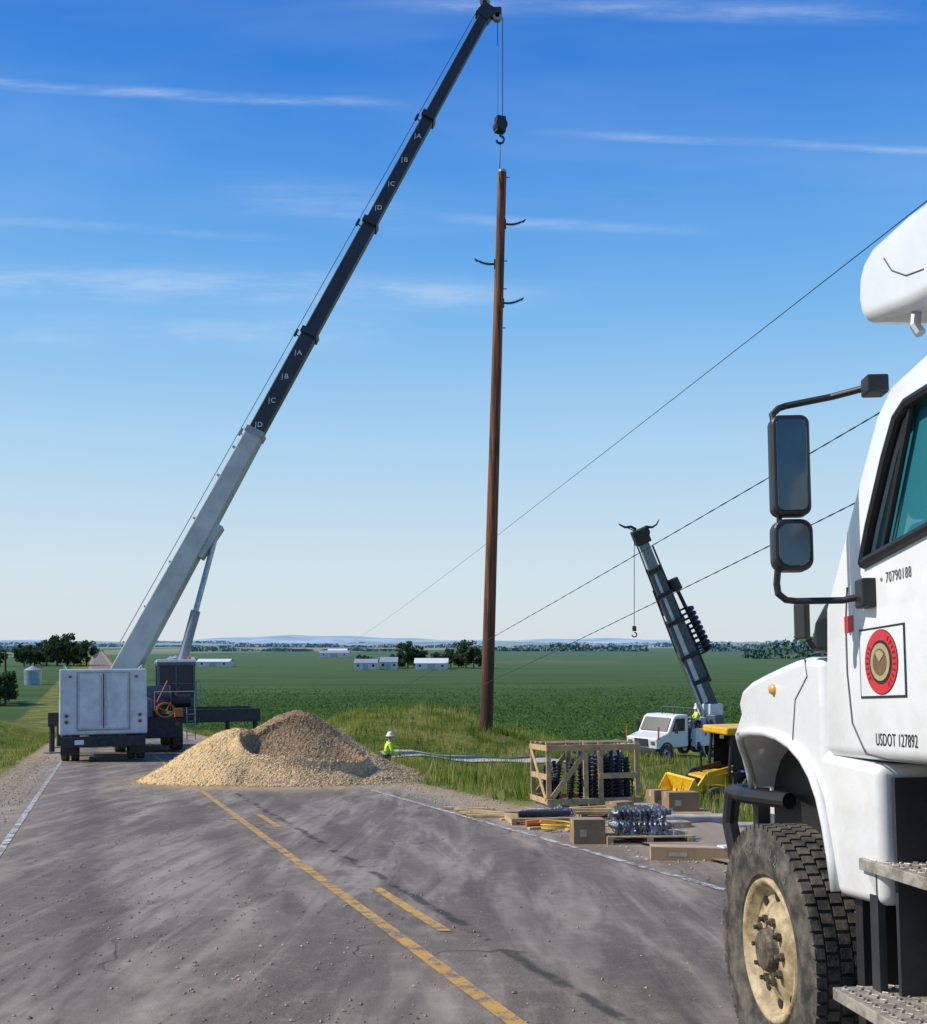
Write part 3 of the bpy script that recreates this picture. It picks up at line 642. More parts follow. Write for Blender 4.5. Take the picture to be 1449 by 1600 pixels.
# ------------------------------------------------------------------ crane
def crane():
    X0,Y0=-14.0,45.5
    R=root('crane',(X0,Y0,gz(X0,Y0)),'mobile telescopic crane holding a wooden pole, outriggers extended','crane',yaw=YAW,pitch=PIT)
    I=inv(R)
    c=B(); c.box(-1.35,1.35,-1.5,10,.85,1.45); c.box(-1.45,1.45,0.5,9.5,1.45,1.62); c.box(-1.3,1.3,-1.8,-1.5,.6,1.5); c.build('carrier',DARK,R,bevel=.04)
    for s in(-1,1):
        for y in(-.3,1.1,6.4,7.8): wheel(R,(s*1.2,y,.62),.62,.45,s,STEEL,False,24)
        ml=B(); ml.lathe([(-.03,.001),(-.03,.08),(0,.09)],(s*1.1,-1.8,1.2),axis='y',n=12); ml.build('tail_light',RED,R)
    cb=B(); cb.prism([(9.0,.9),(9.0,2.9),(10.4,2.9),(11.0,1.9),(11.0,.9)],-1.35,-.1); cb.build('driver_cab',WHITED,R,bevel=.05)
    o=B()
    for y in(-1.0,):
        o.box(1.3,4.75,y-.35,y+.25,1.22,1.80); o.box(-4.1,-1.3,y-.35,y+.25,1.22,1.80)
        o.box(1.3,4.3,y-.42,y-.36,1.81,1.92)
    o.box(1.3,4.3,6,6.5,1.2,1.7); o.box(-4.0,-1.3,6,6.5,1.2,1.7)
    o.build('outrigger_beam',DARK,R,bevel=.03)
    for x,y in((4.55,-1.05),(-3.95,-1.05),(-3.2,-1.05),(4.2,6.25),(-3.9,6.25)):
        j=B(); j.tube([(x,y,.15),(x,y,1.7)],.11,10); j.tube([(x,y,.0),(x,y,.12)],.35,14); j.build('outrigger_jack',DARK,R)
    t=B(); t.lathe([(1.62,.9),(1.95,.9)],(0,2.2,0),axis='z',n=24); t.box(-1.3,.6,.6,4.2,1.95,2.5); t.box(-1.35,.9,-.2,.6,2.0,2.9)
    t.build('turntable',DGREY,R,bevel=.04)
    w=B(); w.box(.50,1.98,.20,2.0,2.35,3.80); w.build('cab_window',DGLASS,R)
    cab=B()
    for x in(.46,2.0):
        for y in(.16,1.1,2.0): cab.box(x-.05,x+.05,y-.04,y+.04,1.95,3.9)
    cab.box(.38,2.08,.08,2.1,3.80,3.95); cab.box(.40,2.06,.1,2.08,1.9,2.35); cab.box(1.18,1.24,.14,.19,2.3,3.8); cab.box(.5,1.98,.14,.19,2.95,3.02)
    cab.build('operator_cab',DGREY,R,bevel=.02)
    rf=B(); rf.box(.36,2.1,.06,2.12,3.95,4.08); rf.build('cab_roof',WHITE,R,bevel=.03)
    ct=B(); ct.box(.5,.95,.10,.13,2.4,2.9); ct.build('cab_panel',WHITED,R,bevel=.01)
    bl=B(); bl.tube([(1.8,.3,4.05),(1.8,.3,4.22)],.07,10); bl.build('beacon_light',ORANGE,R)
    gd=B(); gd.tube([(2.25,-.1,2.0),(2.25,-.1,3.1),(2.25,1.9,3.1),(2.25,1.9,2.0)],.02,6); gd.build('guard_rail',GREY,R)
    gd=B(); gd.tube([(1.9,-1.2,1.8),(1.9,-1.2,2.6),(.2,-1.2,2.6),(.2,-1.2,1.8)],.025,6); gd.build('guard_rail',GREY,R)
    ld=B()
    for x in(1.5,1.85): ld.tube([(x,-1.95,.5),(x,-1.95,1.9)],.022,6)
    for z in(.7,1.0,1.3,1.6): ld.tube([(1.5,-1.95,z),(1.85,-1.95,z)],.018,6)
    ld.build('ladder',GREY,R)
    for k,(xa,za,xb,zb) in enumerate(((.3,2.5,1.4,2.9),(.2,2.0,1.2,2.6),(.6,1.6,1.7,2.4),(-.2,2.4,.8,3.1))):
        hz=B(); hz.tube([(xa,-.6-.1*k,za),((xa+xb)/2,-.8-.1*k,min(za,zb)-.25),(xb,-.2,zb)],.035,6); hz.build('hydraulic_hose',(BLACK,COPPER)[k%2],R)
    hs=B(); hs.tube([(.6+.36*math.cos(a),-1.96-.004*a,1.80+.30*math.sin(a)) for a in np.linspace(0,24,90)],.045,6); hs.build('hose_reel',COPPER,R)
    tb=B(); tb.box(1.0,1.35,-1.9,-1.5,1.5,1.85); tb.build('tool_box',ORANGE,R,bevel=.02)
    tb=B(); tb.box(-.9,.1,-1.7,-1.2,1.5,2.3); tb.build('winch_housing',DGREY,R,bevel=.04)
    tb=B(); tb.lathe([(-.4,.3),(.4,.3)],(1.35,-.7,2.2),n=18); tb.lathe([(-.45,.01),(-.45,.42),(-.40,.42)],(1.35,-.7,2.2),n=18); tb.build('winch_drum',BLACK,R)
    # boom
    A=Vector((-15.6,47,.35)); T=Vector((1.29,55,35.7)); d=(T-A)
    up=(Vector((0,1,0))-d.normalized()*d.normalized().y).normalized()
    P=lambda s:A+d*s
    R3=I.to_3x3(); un=R3@up
    pl=-(d.normalized().cross(up).normalized())
    if pl.x<0: pl=-pl      # in-plane perpendicular, pointing to the underside of the boom
    def mk(s0,s1,h,w_,m,name,h1=None,bev=.05):
        b=B(); b.beam(I@P(s0),I@P(s1),h,w_,w1=h1 or h,up=un)
        return b.build(name,m,R,bevel=bev)
    mk(-.03,.328,1.12,.8,LGREY,'boom_section',.84)
    mk(.32,.474,.76,.62,CRANEDK,'boom_section'); mk(.47,.645,.69,.55,CRANEDK,'boom_section'); mk(.64,.817,.62,.48,CRANEDK,'boom_section'); mk(.81,1.0,.56,.42,CRANEDK,'boom_section')
    for s,h in((.328,.92),(.474,.86),(.645,.79),(.817,.71)):
        b=B(); b.beam(I@P(s-.006),I@P(s+.002),h,.85,up=un); b.beam(I@(P(s-.010)-pl*h*.5),I@(P(s-.008)-pl*(h*.5+.26)),.06,.06,up=un); b.beam(I@(P(s-.012)-pl*(h*.5+.22)),I@(P(s-.002)-pl*(h*.5+.22)),.12,.14,up=un); b.build('boom_collar',CRANEDK if s>.33 else GREY,R,bevel=.02)
    b=B()
    for s in(.08,.14,.20,.26,.30): b.beam(I@(P(s)-pl*.46),I@(P(s)-pl*.66),.08,.2,up=un)
    b.build('rope_guide',GREY,R)
    b=B(); b.beam(I@(P(.16)+pl*.45),I@(P(.205)+pl*.60),.5,.6,up=un); b.build('cylinder_bracket',LGREY,R,bevel=.04)
    c0=Vector((-13.4,46.6,-1.3)); c1=P(.195)+pl*.65
    b=B(); b.tube([I@c0,I@(c0+(c1-c0)*.55)],.22,16); b.build('lift_cylinder',GREY,R)
    b=B(); b.tube([I@(c0+(c1-c0)*.55),I@c1],.13,14); b.build('cylinder_rod',STEEL,R)
    hb=B(); hb.beam(I@(P(.985)-pl*.1),I@(P(1.006)+pl*.05),.80,.55,up=un); hb.beam(I@(P(.998)),I@(P(.998)+Vector((.78,0,.0))),.36,.45,up=un)
    hb.build('boom_head',CRANEDK,R,bevel=.05)
    for ct,r_ in ((Vector((1.97-.16,T.y,T.z-.28)),.26),(Vector((T.x-.15,T.y,T.z+.40)),.28)):
        q=B(); q.lathe([(-.15,.12),(-.15,r_),(-.05,r_-.06),(.05,r_-.06),(.15,r_),(.15,.12)],(0,0,0),axis='y',n=20)
        q.v=[tuple(I@(Vector(v)+ct)) for v in q.v]; q.build('pulley',GREY,R)
    hk=Vector((1.97,55,30.0))
    r=B()
    for dx in(-.14,.13): r.tube([I@Vector((hk.x+dx,55,T.z-.3)),I@(hk+Vector((dx,0,0)))],.020,6)
    r.tube([I@(P(.03)-pl*.85),I@(P(1.0)-pl*.50)],.018,6)
    r.build('hoist_rope',CRANEDK,R)
    k=B(); k.beam(I@hk,I@(hk-Vector((0,0,.8))),.5,.45); k.lathe([(-.28,.001),(-.28,.33),(.28,.33),(.28,.001)],I@(hk-Vector((0,0,.45))),axis='y',n=20)
    pts=[hk+Vector((0,0,-.8)),hk+Vector((0,0,-1.0))]+[hk+Vector((.20*math.sin(a),0,-1.18+.20*math.cos(a)-.02)) for a in np.linspace(.1,4.6,12)]
    k.tube([I@p for p in pts],.06,8); k.build('hook_block',BLACK,R,bevel=.03)
    s=B(); s.tube([I@(hk+Vector((0,0,-1.3))),I@Vector((1.95,54.9,27.2))],.022,6); s.tube([I@(hk+Vector((0,0,-1.3))),I@Vector((1.88,54.75,26.0))],.02,6); s.build('lifting_sling',BLACKP,R)
    dn=d.normalized()
    for s,ch in((.336,'D'),(.371,'C'),(.406,'B'),(.441,'A'),(.665,'D'),(.703,'C'),(.742,'B'),(.781,'A')):
        u0=(dn*.92-pl*.38).normalized(); xx=pl.copy(); xx=(xx-u0*xx.dot(u0)).normalized(); yy=u0; nn=xx.cross(yy)
        wdt=.62/2 if s<.474 else .48/2
        for tx_,off in((ch,0.08),('|',-.12)):
            pos=P(s)+nn*(wdt+.03)+xx*off
            mt=Matrix((( xx.x,yy.x,nn.x,pos.x),(xx.y,yy.y,nn.y,pos.y),(xx.z,yy.z,nn.z,pos.z),(0,0,0,1)))
            text(tx_,.36,I@mt,WHITED,'boom_lettering',R,.003)
crane()

# ------------------------------------------------------------------ suspended pole
def polesite():
    bot=Vector((1.22,55,-2.89)); top=Vector((2.08,55,27.08))
    R=root('utility_pole',bot,'tall brown wooden utility pole with three post insulators hanging from crane','utility pole')
    b=B(); n=14; pts=[(top-bot)*i/n for i in range(n+1)]
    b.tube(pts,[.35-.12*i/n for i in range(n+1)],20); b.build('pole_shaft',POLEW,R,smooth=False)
    bd=B(); bd.tube([(top-bot)*.998,(top-bot)*1.002],.236,16); bd.build('pole_cap',STEEL,R)
    def arm(frac,sgn,dz):
        p=(top-bot)*frac; r=.36-.13*frac
        a=B(); L=1.0
        def q_(f): return p+Vector((sgn*(r-.05+(L+.05)*f),0,-.10*math.sin(f*math.pi)+dz*f))
        a.tube([q_(f) for f in np.linspace(0,1,9)],[.07,.06,.055,.05,.05,.045,.045,.04,.04],8)
        for i in range(9):
            f=.26+.075*i; q=q_(f); a.tube([q-Vector((.014,0,0)),q+Vector((.014,0,0))],.085,10)
        a.box(p.x+sgn*r-.05,p.x+sgn*r+.05,-.12,.12,p.z-.24,p.z+.20)
        e=q_(1.0); a.tube([e+Vector((-sgn*.05,0,-.10)),e+Vector((0,0,0)),e+Vector((sgn*.10,0,.08))],[.03,.055,.03],8)
        a.build('post_insulator',INS,R)
    arm((27.08-2.2-.6+2.89)/29.97,1,.16); arm(.835,-1,.20); arm(.765,1,.20)
    s=B()
    for f in(.99,.84,.79,.72):
        p=(top-bot)*f; s.tube([p+Vector((.2,0,0)),p+Vector((.42,0,.0))],.03,6)
    s.build('step_bolt',STEEL,R)
polesite()

# ------------------------------------------------------------------ skins / people
def skin(vs,es,rs,name,m,parent,sub=1):
    me=bpy.data.meshes.new(name); me.from_pydata(vs,es,[]); o=bpy.data.objects.new(name,me); col.objects.link(o)
    o.modifiers.new('s','SKIN'); sv=me.skin_vertices[0].data
    for i,r in enumerate(rs): sv[i].radius=(r,r*.85) if isinstance(r,float) else r
    sv[0].use_root=True
    ms=o.modifiers.new('u','SUBSURF'); ms.levels=sub; ms.render_levels=sub
    dg=bpy.context.evaluated_depsgraph_get(); dg.update()
    m2=bpy.data.meshes.new_from_object(o.evaluated_get(dg)); bpy.data.objects.remove(o)
    m2.materials.clear(); m2.materials.append(m); m2.polygons.foreach_set('use_smooth',[True]*len(m2.polygons))
    q=bpy.data.objects.new(name,m2); col.objects.link(q); q.parent=parent; return q
SKIN=mat('skin',(.42,.24,.17),.6,var=.08)
HIVIS=mat('hi_vis_fabric',(.65,.90,.06),.7,var=.1); JEANS=mat('dark_denim',(.03,.04,.07),.9); BOOT=mat('brown_boot_leather',(.08,.045,.025),.7)
HAT=mat('white_hard_hat',(.8,.8,.8),.25); REFL=mat('silver_reflective_tape',(.6,.6,.62),.3,.5)
def person(loc,yaw,label,lh,rh,le,re,bend=0.0,sc=1.0):
    R=root('person',loc,label,'person',yaw=yaw); R.scale=(sc,sc,sc)
    b=bend
    pel=(0,0,.95);sp=(0,b*.35,1.18);ch=(0,b*.8,1.38);nk=(0,b,1.50);hd=(0,b+.02,1.60);ht=(0,b+.02,1.72)
    ls=(-.19,b*.85,1.42);rs=(.19,b*.85,1.42)
    lhip=(-.10,0,.90);rhip=(.10,0,.90);lk=(-.13,.06,.50);rk=(.15,.02,.50);la=(-.14,-.04,.10);ra=(.20,-.02,.10);lt=(-.15,.14,.05);rt=(.22,.15,.05)
    V=[pel,sp,ch,nk,hd,ht,ls,le,lh,rs,re,rh,lhip,lk,la,lt,rhip,rk,ra,rt]
    E=[(0,1),(1,2),(2,3),(3,4),(4,5),(2,6),(6,7),(7,8),(2,9),(9,10),(10,11),(0,12),(12,13),(13,14),(14,15),(0,16),(16,17),(17,18),(18,19)]
    Rr=[.15,.13,.15,.055,.095,.075,.06,.043,.03,.06,.043,.03,.085,.06,.04,.035,.085,.06,.04,.035]
    for hnd,elb,idx in((lh,le,8),(rh,re,11)):
        h=Vector(hnd); d=(h-Vector(elb)).normalized(); s=d.cross(Vector((0,0,1)));
        if s.length<.1: s=Vector((0,1,0))
        s.normalize(); palm=h+d*.07; V.append(tuple(palm)); Rr.append(.028); pi=len(V)-1; E.append((idx,pi))
        dn=Vector((0,0,-1))
        for k,(o_,ln) in enumerate(((-.03,.055),(-.01,.07),(.01,.075),(.03,.065))):
            V.append(tuple(palm+d*.035+s*o_)); V.append(tuple(palm+d*(.035+ln*.6)+s*o_*1.1+dn*.01)); V.append(tuple(palm+d*(.03+ln*.85)+s*o_*1.1+dn*.035)); n=len(V); Rr+= [.010,.009,.008]
            E+=[(pi,n-3),(n-3,n-2),(n-2,n-1)]
        V.append(tuple(h+d*.03-s*.045)); V.append(tuple(h+d*.075-s*.06+dn*.01)); Rr+=[.011,.009]; n=len(V); E+=[(idx,n-2),(n-2,n-1)]
    skin(V,E,Rr,'body',SKIN,R,1)
    skin([(0,0,.92),sp,ch,(0,b*.95,1.47),ls,le,tuple(Vector(le).lerp(Vector(lh),.85)),rs,re,tuple(Vector(re).lerp(Vector(rh),.85))],[(0,1),(1,2),(2,3),(2,4),(4,5),(5,6),(2,7),(7,8),(8,9)],[.19,.165,.185,.09,.08,.062,.05,.08,.062,.05],'hi_vis_shirt',HIVIS,R,1)
    skin([(0,0,.93),lhip,lk,(-.14,-.035,.14),rhip,rk,(.195,-.015,.14)],[(0,1),(1,2),(2,3),(0,4),(4,5),(5,6)],[.165,.11,.08,.065,.11,.08,.065],'trousers',JEANS,R,1)
    for a,t_ in((la,lt),(ra,rt)): skin([(a[0],a[1]-.03,.06),a[:2]+(.16,),(t_[0],t_[1]+.02,.045)],[(0,1),(0,2)],[.055,.055,.048],'boot',BOOT,R,1)
    h=B(); h.lathe([(.0,.165),(.02,.16),(.03,.128),(.09,.12),(.14,.085),(.165,.03),(.17,.002)],(0,b+.03,1.69),axis='z',n=20); h.build('hard_hat',HAT,R,smooth=True)
    t=B()
    t.lathe([(-.02,.178),(.02,.178)],(0,sp[1],1.13),axis='z',n=20); t.build('reflective_band',REFL,R)
    f=B(); f.box(-.012,.012,b+.10,b+.13,1.60,1.645); f.build('nose',SKIN,R)
X,Y=-3.12,41.5
person((X,Y,gz(X,Y)-.08),math.radians(-75),'worker in hi-vis shirt and white hard hat, arm stretched out',(-.42,.62,1.18),(.30,.40,1.02),(-.36,.30,1.28),(.32,.14,1.16),.10,1.10)

# ------------------------------------------------------------------ digger derrick truck
def derrick():
    X0,Y0=12.75,60.3
    R=root('derrick_truck',(X0,Y0,gz(X0,Y0)-.15),'white digger derrick truck with raised boom standing in roadside grass','truck',yaw=math.radians(128))
    I=inv(R)
    c=B(); c.prism([(3.3,.75),(3.35,1.35),(2.35,1.62),(1.85,2.50),(1.6,2.60),(.65,2.60),(.6,.75)],-1.15,1.15); c.build('cab',WHITE,R,bevel=.07,seg=3)
    w=B()
    for s in(-1,1):
        x=s*1.152; w.prism([(2.05,1.68),(1.75,2.4),(.95,2.4),(.95,1.68)],min(x,x+s*.01),max(x,x+s*.01))
    w.add([(-1.0,2.36,1.72),(1.0,2.36,1.72),(.95,1.93,2.45),(-.95,1.93,2.45)],[(0,1,2,3)]); w.build('cab_window',DGLASS,R)
    gr=B(); gr.box(-1.15,1.15,3.35,3.55,.5,.75); gr.build('bumper',DARK,R,bevel=.02)
    gr=B(); gr.box(-.5,.5,3.34,3.38,.9,1.3); gr.build('radiator_grille',DARK,R,bevel=.01)
    for s in(-1,1):
        h=B(); h.box(s*.85-.15,s*.85+.15,3.33,3.37,1.0,1.22); h.build('headlight',STEEL,R,bevel=.02)
        m=B(); m.box(s*1.45-.1,s*1.45+.1,2.0,2.06,1.6,2.2); m.tube([(s*1.15,1.9,2.25),(s*1.45,2.03,2.25)],.025,6); m.build('mirror',BLACK,R)
        a=B(); a.lathe([(0,.62),(s*.03,.60),(s*.03,.52)],(s*1.15,2.5,.5),n=20); a.build('wheel_arch',DARK,R)
        for k in range(3):
            bn=B(); bn.box(s*1.2-.25,s*1.2+.05*s+.2,-3.4+1.25*k,-2.2+1.25*k,.75,1.75+.2*(k==1)); bn.build('locker',WHITE,R,bevel=.02)
        for y in(2.5,-1.6,-2.75): wheel(R,(s*1.05,y,.5),.5,.32,s,STEEL,False,22)
        fl=B(); fl.box(s*1.2-.02,s*1.2+.02,3.2,3.3,1.3,2.0); fl.build('fender_marker',ORANGE,R)
    d=B(); d.box(-.45,.45,-4,3.3,.6,.9); d.box(-1.15,1.15,-4.2,.45,1.0,1.18); d.build('deck',DARK,R,bevel=.02)
    o=B(); 
    for s in(-1,1): o.beam((s*1.15,.1,1.3),(s*1.9,.1,.1),.2,.22); o.box(s*1.9-.25,s*1.9+.25,-.1,.3,0,.08); o.beam((s*1.15,-3.7,1.3),(s*1.9,-3.7,.1),.2,.22); o.box(s*1.9-.25,s*1.9+.25,-3.9,-3.5,0,.08)
    o.build('outrigger',DARK,R)
    rk=B(); rk.tube([(-1.1,.3,1.5),(-1.1,.3,2.95),(1.1,.3,2.95),(1.1,.3,1.5)],.05,6); rk.tube([(-1.1,.3,2.4),(1.1,.3,2.4)],.03,6)
    for k in range(7): rk.tube([(-.8+k*.27,.0,1.2),(-.8+k*.27,-.1,2.3+.3*(k%3))],.06,6)
    rk.build('cab_guard',DGREY,R)
    rr_=random.Random(9)
    for k in range(12):
        x=-1.0+.17*k; y=rr_.uniform(-1.6,-.2); h_=rr_.uniform(.5,1.25)
        q=B(); q.box(x,x+.24,y,y+.35,1.18,1.18+h_); q.build('tool_bin',(DGREY,WHITED,DARK)[k%3],R,bevel=.02)
    for k in range(4):
        q=B(); a0_=rr_.uniform(0,6); q.tube([(-.9+.5*k+.22*math.cos(a),-1.9+.18*math.sin(a),2.1+.02*a) for a in np.linspace(a0_,a0_+14,40)],.035,6); q.build('cable_coil',BLACK,R)
    A=Vector((14.75,61.6,-2.0)); T=Vector((10.35,60.0,8.1)); dd=T-A; P=lambda s:A+dd*s
    up=(Vector((0,1,0))-dd.normalized()*dd.normalized().y).normalized(); un=I.to_3x3()@up; pl=dd.normalized().cross(up).normalized()
    if pl.x<0: pl=-pl
    pe=I@A
    tt=B(); tt.tube([(pe.x,pe.y,1.1),(pe.x,pe.y,2.3)],.42,16); tt.build('pedestal',WHITE,R)
    tt=B(); tt.box(pe.x-.6,pe.x+.6,pe.y-.6,pe.y+.6,2.2,3.1); tt.build('turret',WHITE,R,bevel=.05)
    ob=B(); ob.box(pe.x-1.3,pe.x-.6,pe.y+.2,pe.y+1.0,1.6,2.5); ob.build('operator_station',DGREY,R,bevel=.05)
    b=B(); b.beam(I@P(-.04),I@P(.5),1.06,.6,w1=.98,up=un); b.build('boom_section',DGREY,R,bevel=.05)
    b=B(); b.beam(I@(P(.03)-pl*.14),I@(P(.50)-pl*.14),.30,.66,w1=.26,up=un); b.build('boom_panel',WHITED,R,bevel=.02)
    b=B(); b.beam(I@P(.48),I@P(.80),.84,.48,w1=.74,up=un); b.build('boom_section',DGREY,R,bevel=.04)
    b=B(); b.beam(I@(P(.5)-pl*.1),I@(P(.78)-pl*.1),.20,.52,w1=.18,up=un); b.build('boom_panel',WHITED,R,bevel=.02)
    b=B(); b.beam(I@P(.78),I@P(1.0),.62,.36,w1=.56,up=un); b.build('boom_section',GREY,R,bevel=.03)
    cl=B()
    for s,w_ in((.15,1.18),(.30,1.14),(.5,1.1),(.66,.94),(.80,.86)): cl.beam(I@P(s-.012),I@P(s+.012),w_,.76,up=un)
    cl.tube([I@(P(.12)+pl*.62),I@(P(.45)+pl*.58)],.12,8); cl.tube([I@(P(.55)-pl*.50),I@(P(.95)-pl*.40)],.05,6); cl.tube([I@(P(.3)-pl*.62),I@(P(.7)-pl*.52)],.05,6); cl.tube([I@(P(.2)+pl*.54),I@(P(.92)+pl*.44)],.06,6)
    cl.build('boom_fittings',DARK,R,bevel=.02)
    cyl=B(); cyl.tube([I@Vector((14.3,61.0,-2.6)),I@(P(.34)-pl*.5)],.14,10); cyl.build('lift_cylinder',STEEL,R)
    hd=B(); hd.beam(I@P(.95),I@(P(1.03)),.9,.7,up=un); hd.tube([I@(P(1.0)+pl*.3+Vector((0,-.3,0))),I@(P(1.0)+pl*.3+Vector((0,.3,0)))],.28,12); hd.build('boom_head',DARK,R,bevel=.05)
    c2=Vector((10.25,59.9,8.55))
    for s in(-1,1):
        q=B(); pts=[c2+Vector((s*.15,0,-.15)),c2+Vector((s*.45,0,.02)),c2+Vector((s*.8,0,-.02)),c2+Vector((s*1.05,0,.15 if s>0 else .1)),c2+Vector((s*1.18,0,.42 if s>0 else .18))]
        q.tube([I@p for p in pts],[.09,.08,.07,.05,.03],8); q.build('pole_claw',DARK,R)
        q=B(); q.tube([I@(c2+Vector((s*.1,0,-.3))),I@(c2+Vector((s*.7,0,-.03)))],.035,6); q.build('claw_link',DARK,R)
    a0=P(.28)+pl*1.10; a1=P(.70)+pl*.80
    au=B(); au.tube([I@a0,I@a1],.12,8); ax=(a1-a0).normalized(); e1=ax.cross(Vector((0,1,0))).normalized(); e2=ax.cross(e1); Ln=(a1-a0).length*.62
    vs=[];fs=[]; n=140
    for i in range(n+1):
        th=i/n*2*math.pi*9; c=a0+ax*(Ln*i/n); r=e1*math.cos(th)+e2*math.sin(th)
        for rr,oo in((.08,0),(.44,0),(.44,.09),(.08,.09)): vs.append(I@(c+r*rr+ax*oo))
    for i in range(n):
        for k in range(4): fs.append((4*i+k,4*i+(k+1)%4,4*i+4+(k+1)%4,4*i+4+k))
    au.add(vs,fs); au.build('auger',BLACK,R)
    ah=B(); ah.tube([I@(a1-ax*.55),I@(a1+ax*.15)],.34,14); ah.build('auger_drive',DARK,R)
    ah=B(); ah.beam(I@a1,I@(P(.74)),.12,.12); ah.beam(I@(a0+ax*.5),I@P(.34),.1,.1); ah.build('auger_motor',DARK,R)
    r=B(); h0=Vector((9.98,59.8,7.0)); r.tube([I@(h0+Vector((0,0,.9))),I@Vector((9.98,59.8,2.6))],.02,6); r.build('winch_rope',CRANEDK,R)
    k=B(); k.tube([I@Vector((9.98,59.8,2.75)),I@Vector((9.98,59.8,2.45))],.12,10); k.tube([I@(Vector((9.98,59.8,2.25))+Vector((.14*math.sin(a),0,.14*math.cos(a)))) for a in np.linspace(0,4.6,9)],.04,6); k.build('hook',BLACK,R)
    return R
derrick()
person((13.75,60.2,gz(12.75,60.3)+1.03),math.radians(100),'operator in hi-vis shirt standing on the derrick truck deck',(-.2,.45,1.15),(.2,.45,1.15),(-.28,.2,1.15),(.28,.2,1.15),.05)

# ------------------------------------------------------------------ loader tractor
def tractor():
    X0,Y0=7.85,30.6
    R=root('loader_tractor',(X0,Y0,gz(X0,Y0)),'yellow loader tractor with bucket standing in the grass','tractor',yaw=math.radians(106))
    b=B(); b.prism([(-1.2,.75),(-1.2,1.15),(.2,1.2),(1.05,1.1),(1.1,.6),(-.2,.5)],-.42,.42); b.build('body',YEL,R,bevel=.05)
    e=B(); e.box(-.38,.38,1.08,1.14,.65,1.05); e.box(-.3,.3,-1.2,1.0,.45,.75); e.tube([(.25,.7,1.1),(.25,.7,1.75)],.04); e.build('engine_grille',BLACK,R)
    c=B(); 
    for x in(-.6,.6):
        c.tube([(x,.25,1.1),(x*.95,.15,2.3)],.05); c.tube([(x,-.95,1.1),(x*.95,-.9,2.3)],.05); c.tube([(x,-.4,1.1),(x*.95,-.4,2.3)],.04); c.box(x-.03,x+.03,-.95,.25,.9,1.2)
    c.build('cab_frame',BLACK,R)
    gg=B(); gg.box(-.57,.57,-.93,-.92,1.2,2.3); gg.box(-.56,-.55,-.9,.1,1.2,2.3); gg.box(.55,.56,-.9,.1,1.2,2.3); gg.build('cab_window',DGLASS,R)
    r=B(); r.box(-.72,.72,-1.08,.40,2.3,2.52); r.build('cab_roof',YEL,R,bevel=.06,seg=3)
    st=B(); st.box(-.25,.25,-.75,-.3,1.2,1.32); st.box(-.25,.25,-.82,-.74,1.3,1.8); st.build('seat',BLACK,R,bevel=.03)
    for s in(-1,1):
        wheel(R,(s*.68,-.6,.6),.6,.40,s,YEL,True,24); wheel(R,(s*.62,.70,.40),.40,.28,s,YEL,True,24)
        a=B(); a.beam((s*.48,-.1,1.35),(s*.48,.9,1.15),.08,.14); a.beam((s*.48,.9,1.15),(s*.48,1.35,.55),.08,.14); a.tube([(s*.48,.3,.8),(s*.48,1.0,.85)],.045); a.build('loader_arm',YEL if s<0 else DARK,R,bevel=.01)
        l=B(); l.box(s*.5-.08,s*.5+.08,.41,.46,2.2,2.3); l.build('work_light',STEEL,R)
        mg=B(); mg.box(s*.7-.18,s*.7+.18,-1.15,-.05,1.22,1.27); mg.build('mudguard',BLUEP,R,bevel=.02)
    k=B(); out=[(1.35,.25),(2.05,.15),(2.05,.20),(1.48,.32),(1.36,.62),(1.55,1.05),(1.50,1.1),(1.28,.62)]
    k.prism(out,-.85,.85); k.prism([(1.35,.25),(2.05,.18),(1.55,1.08),(1.3,.62)],-.87,-.83); k.prism([(1.35,.25),(2.05,.18),(1.55,1.08),(1.3,.62)],.83,.87); k.build('bucket',YELPL,R,bevel=.008)
tractor()

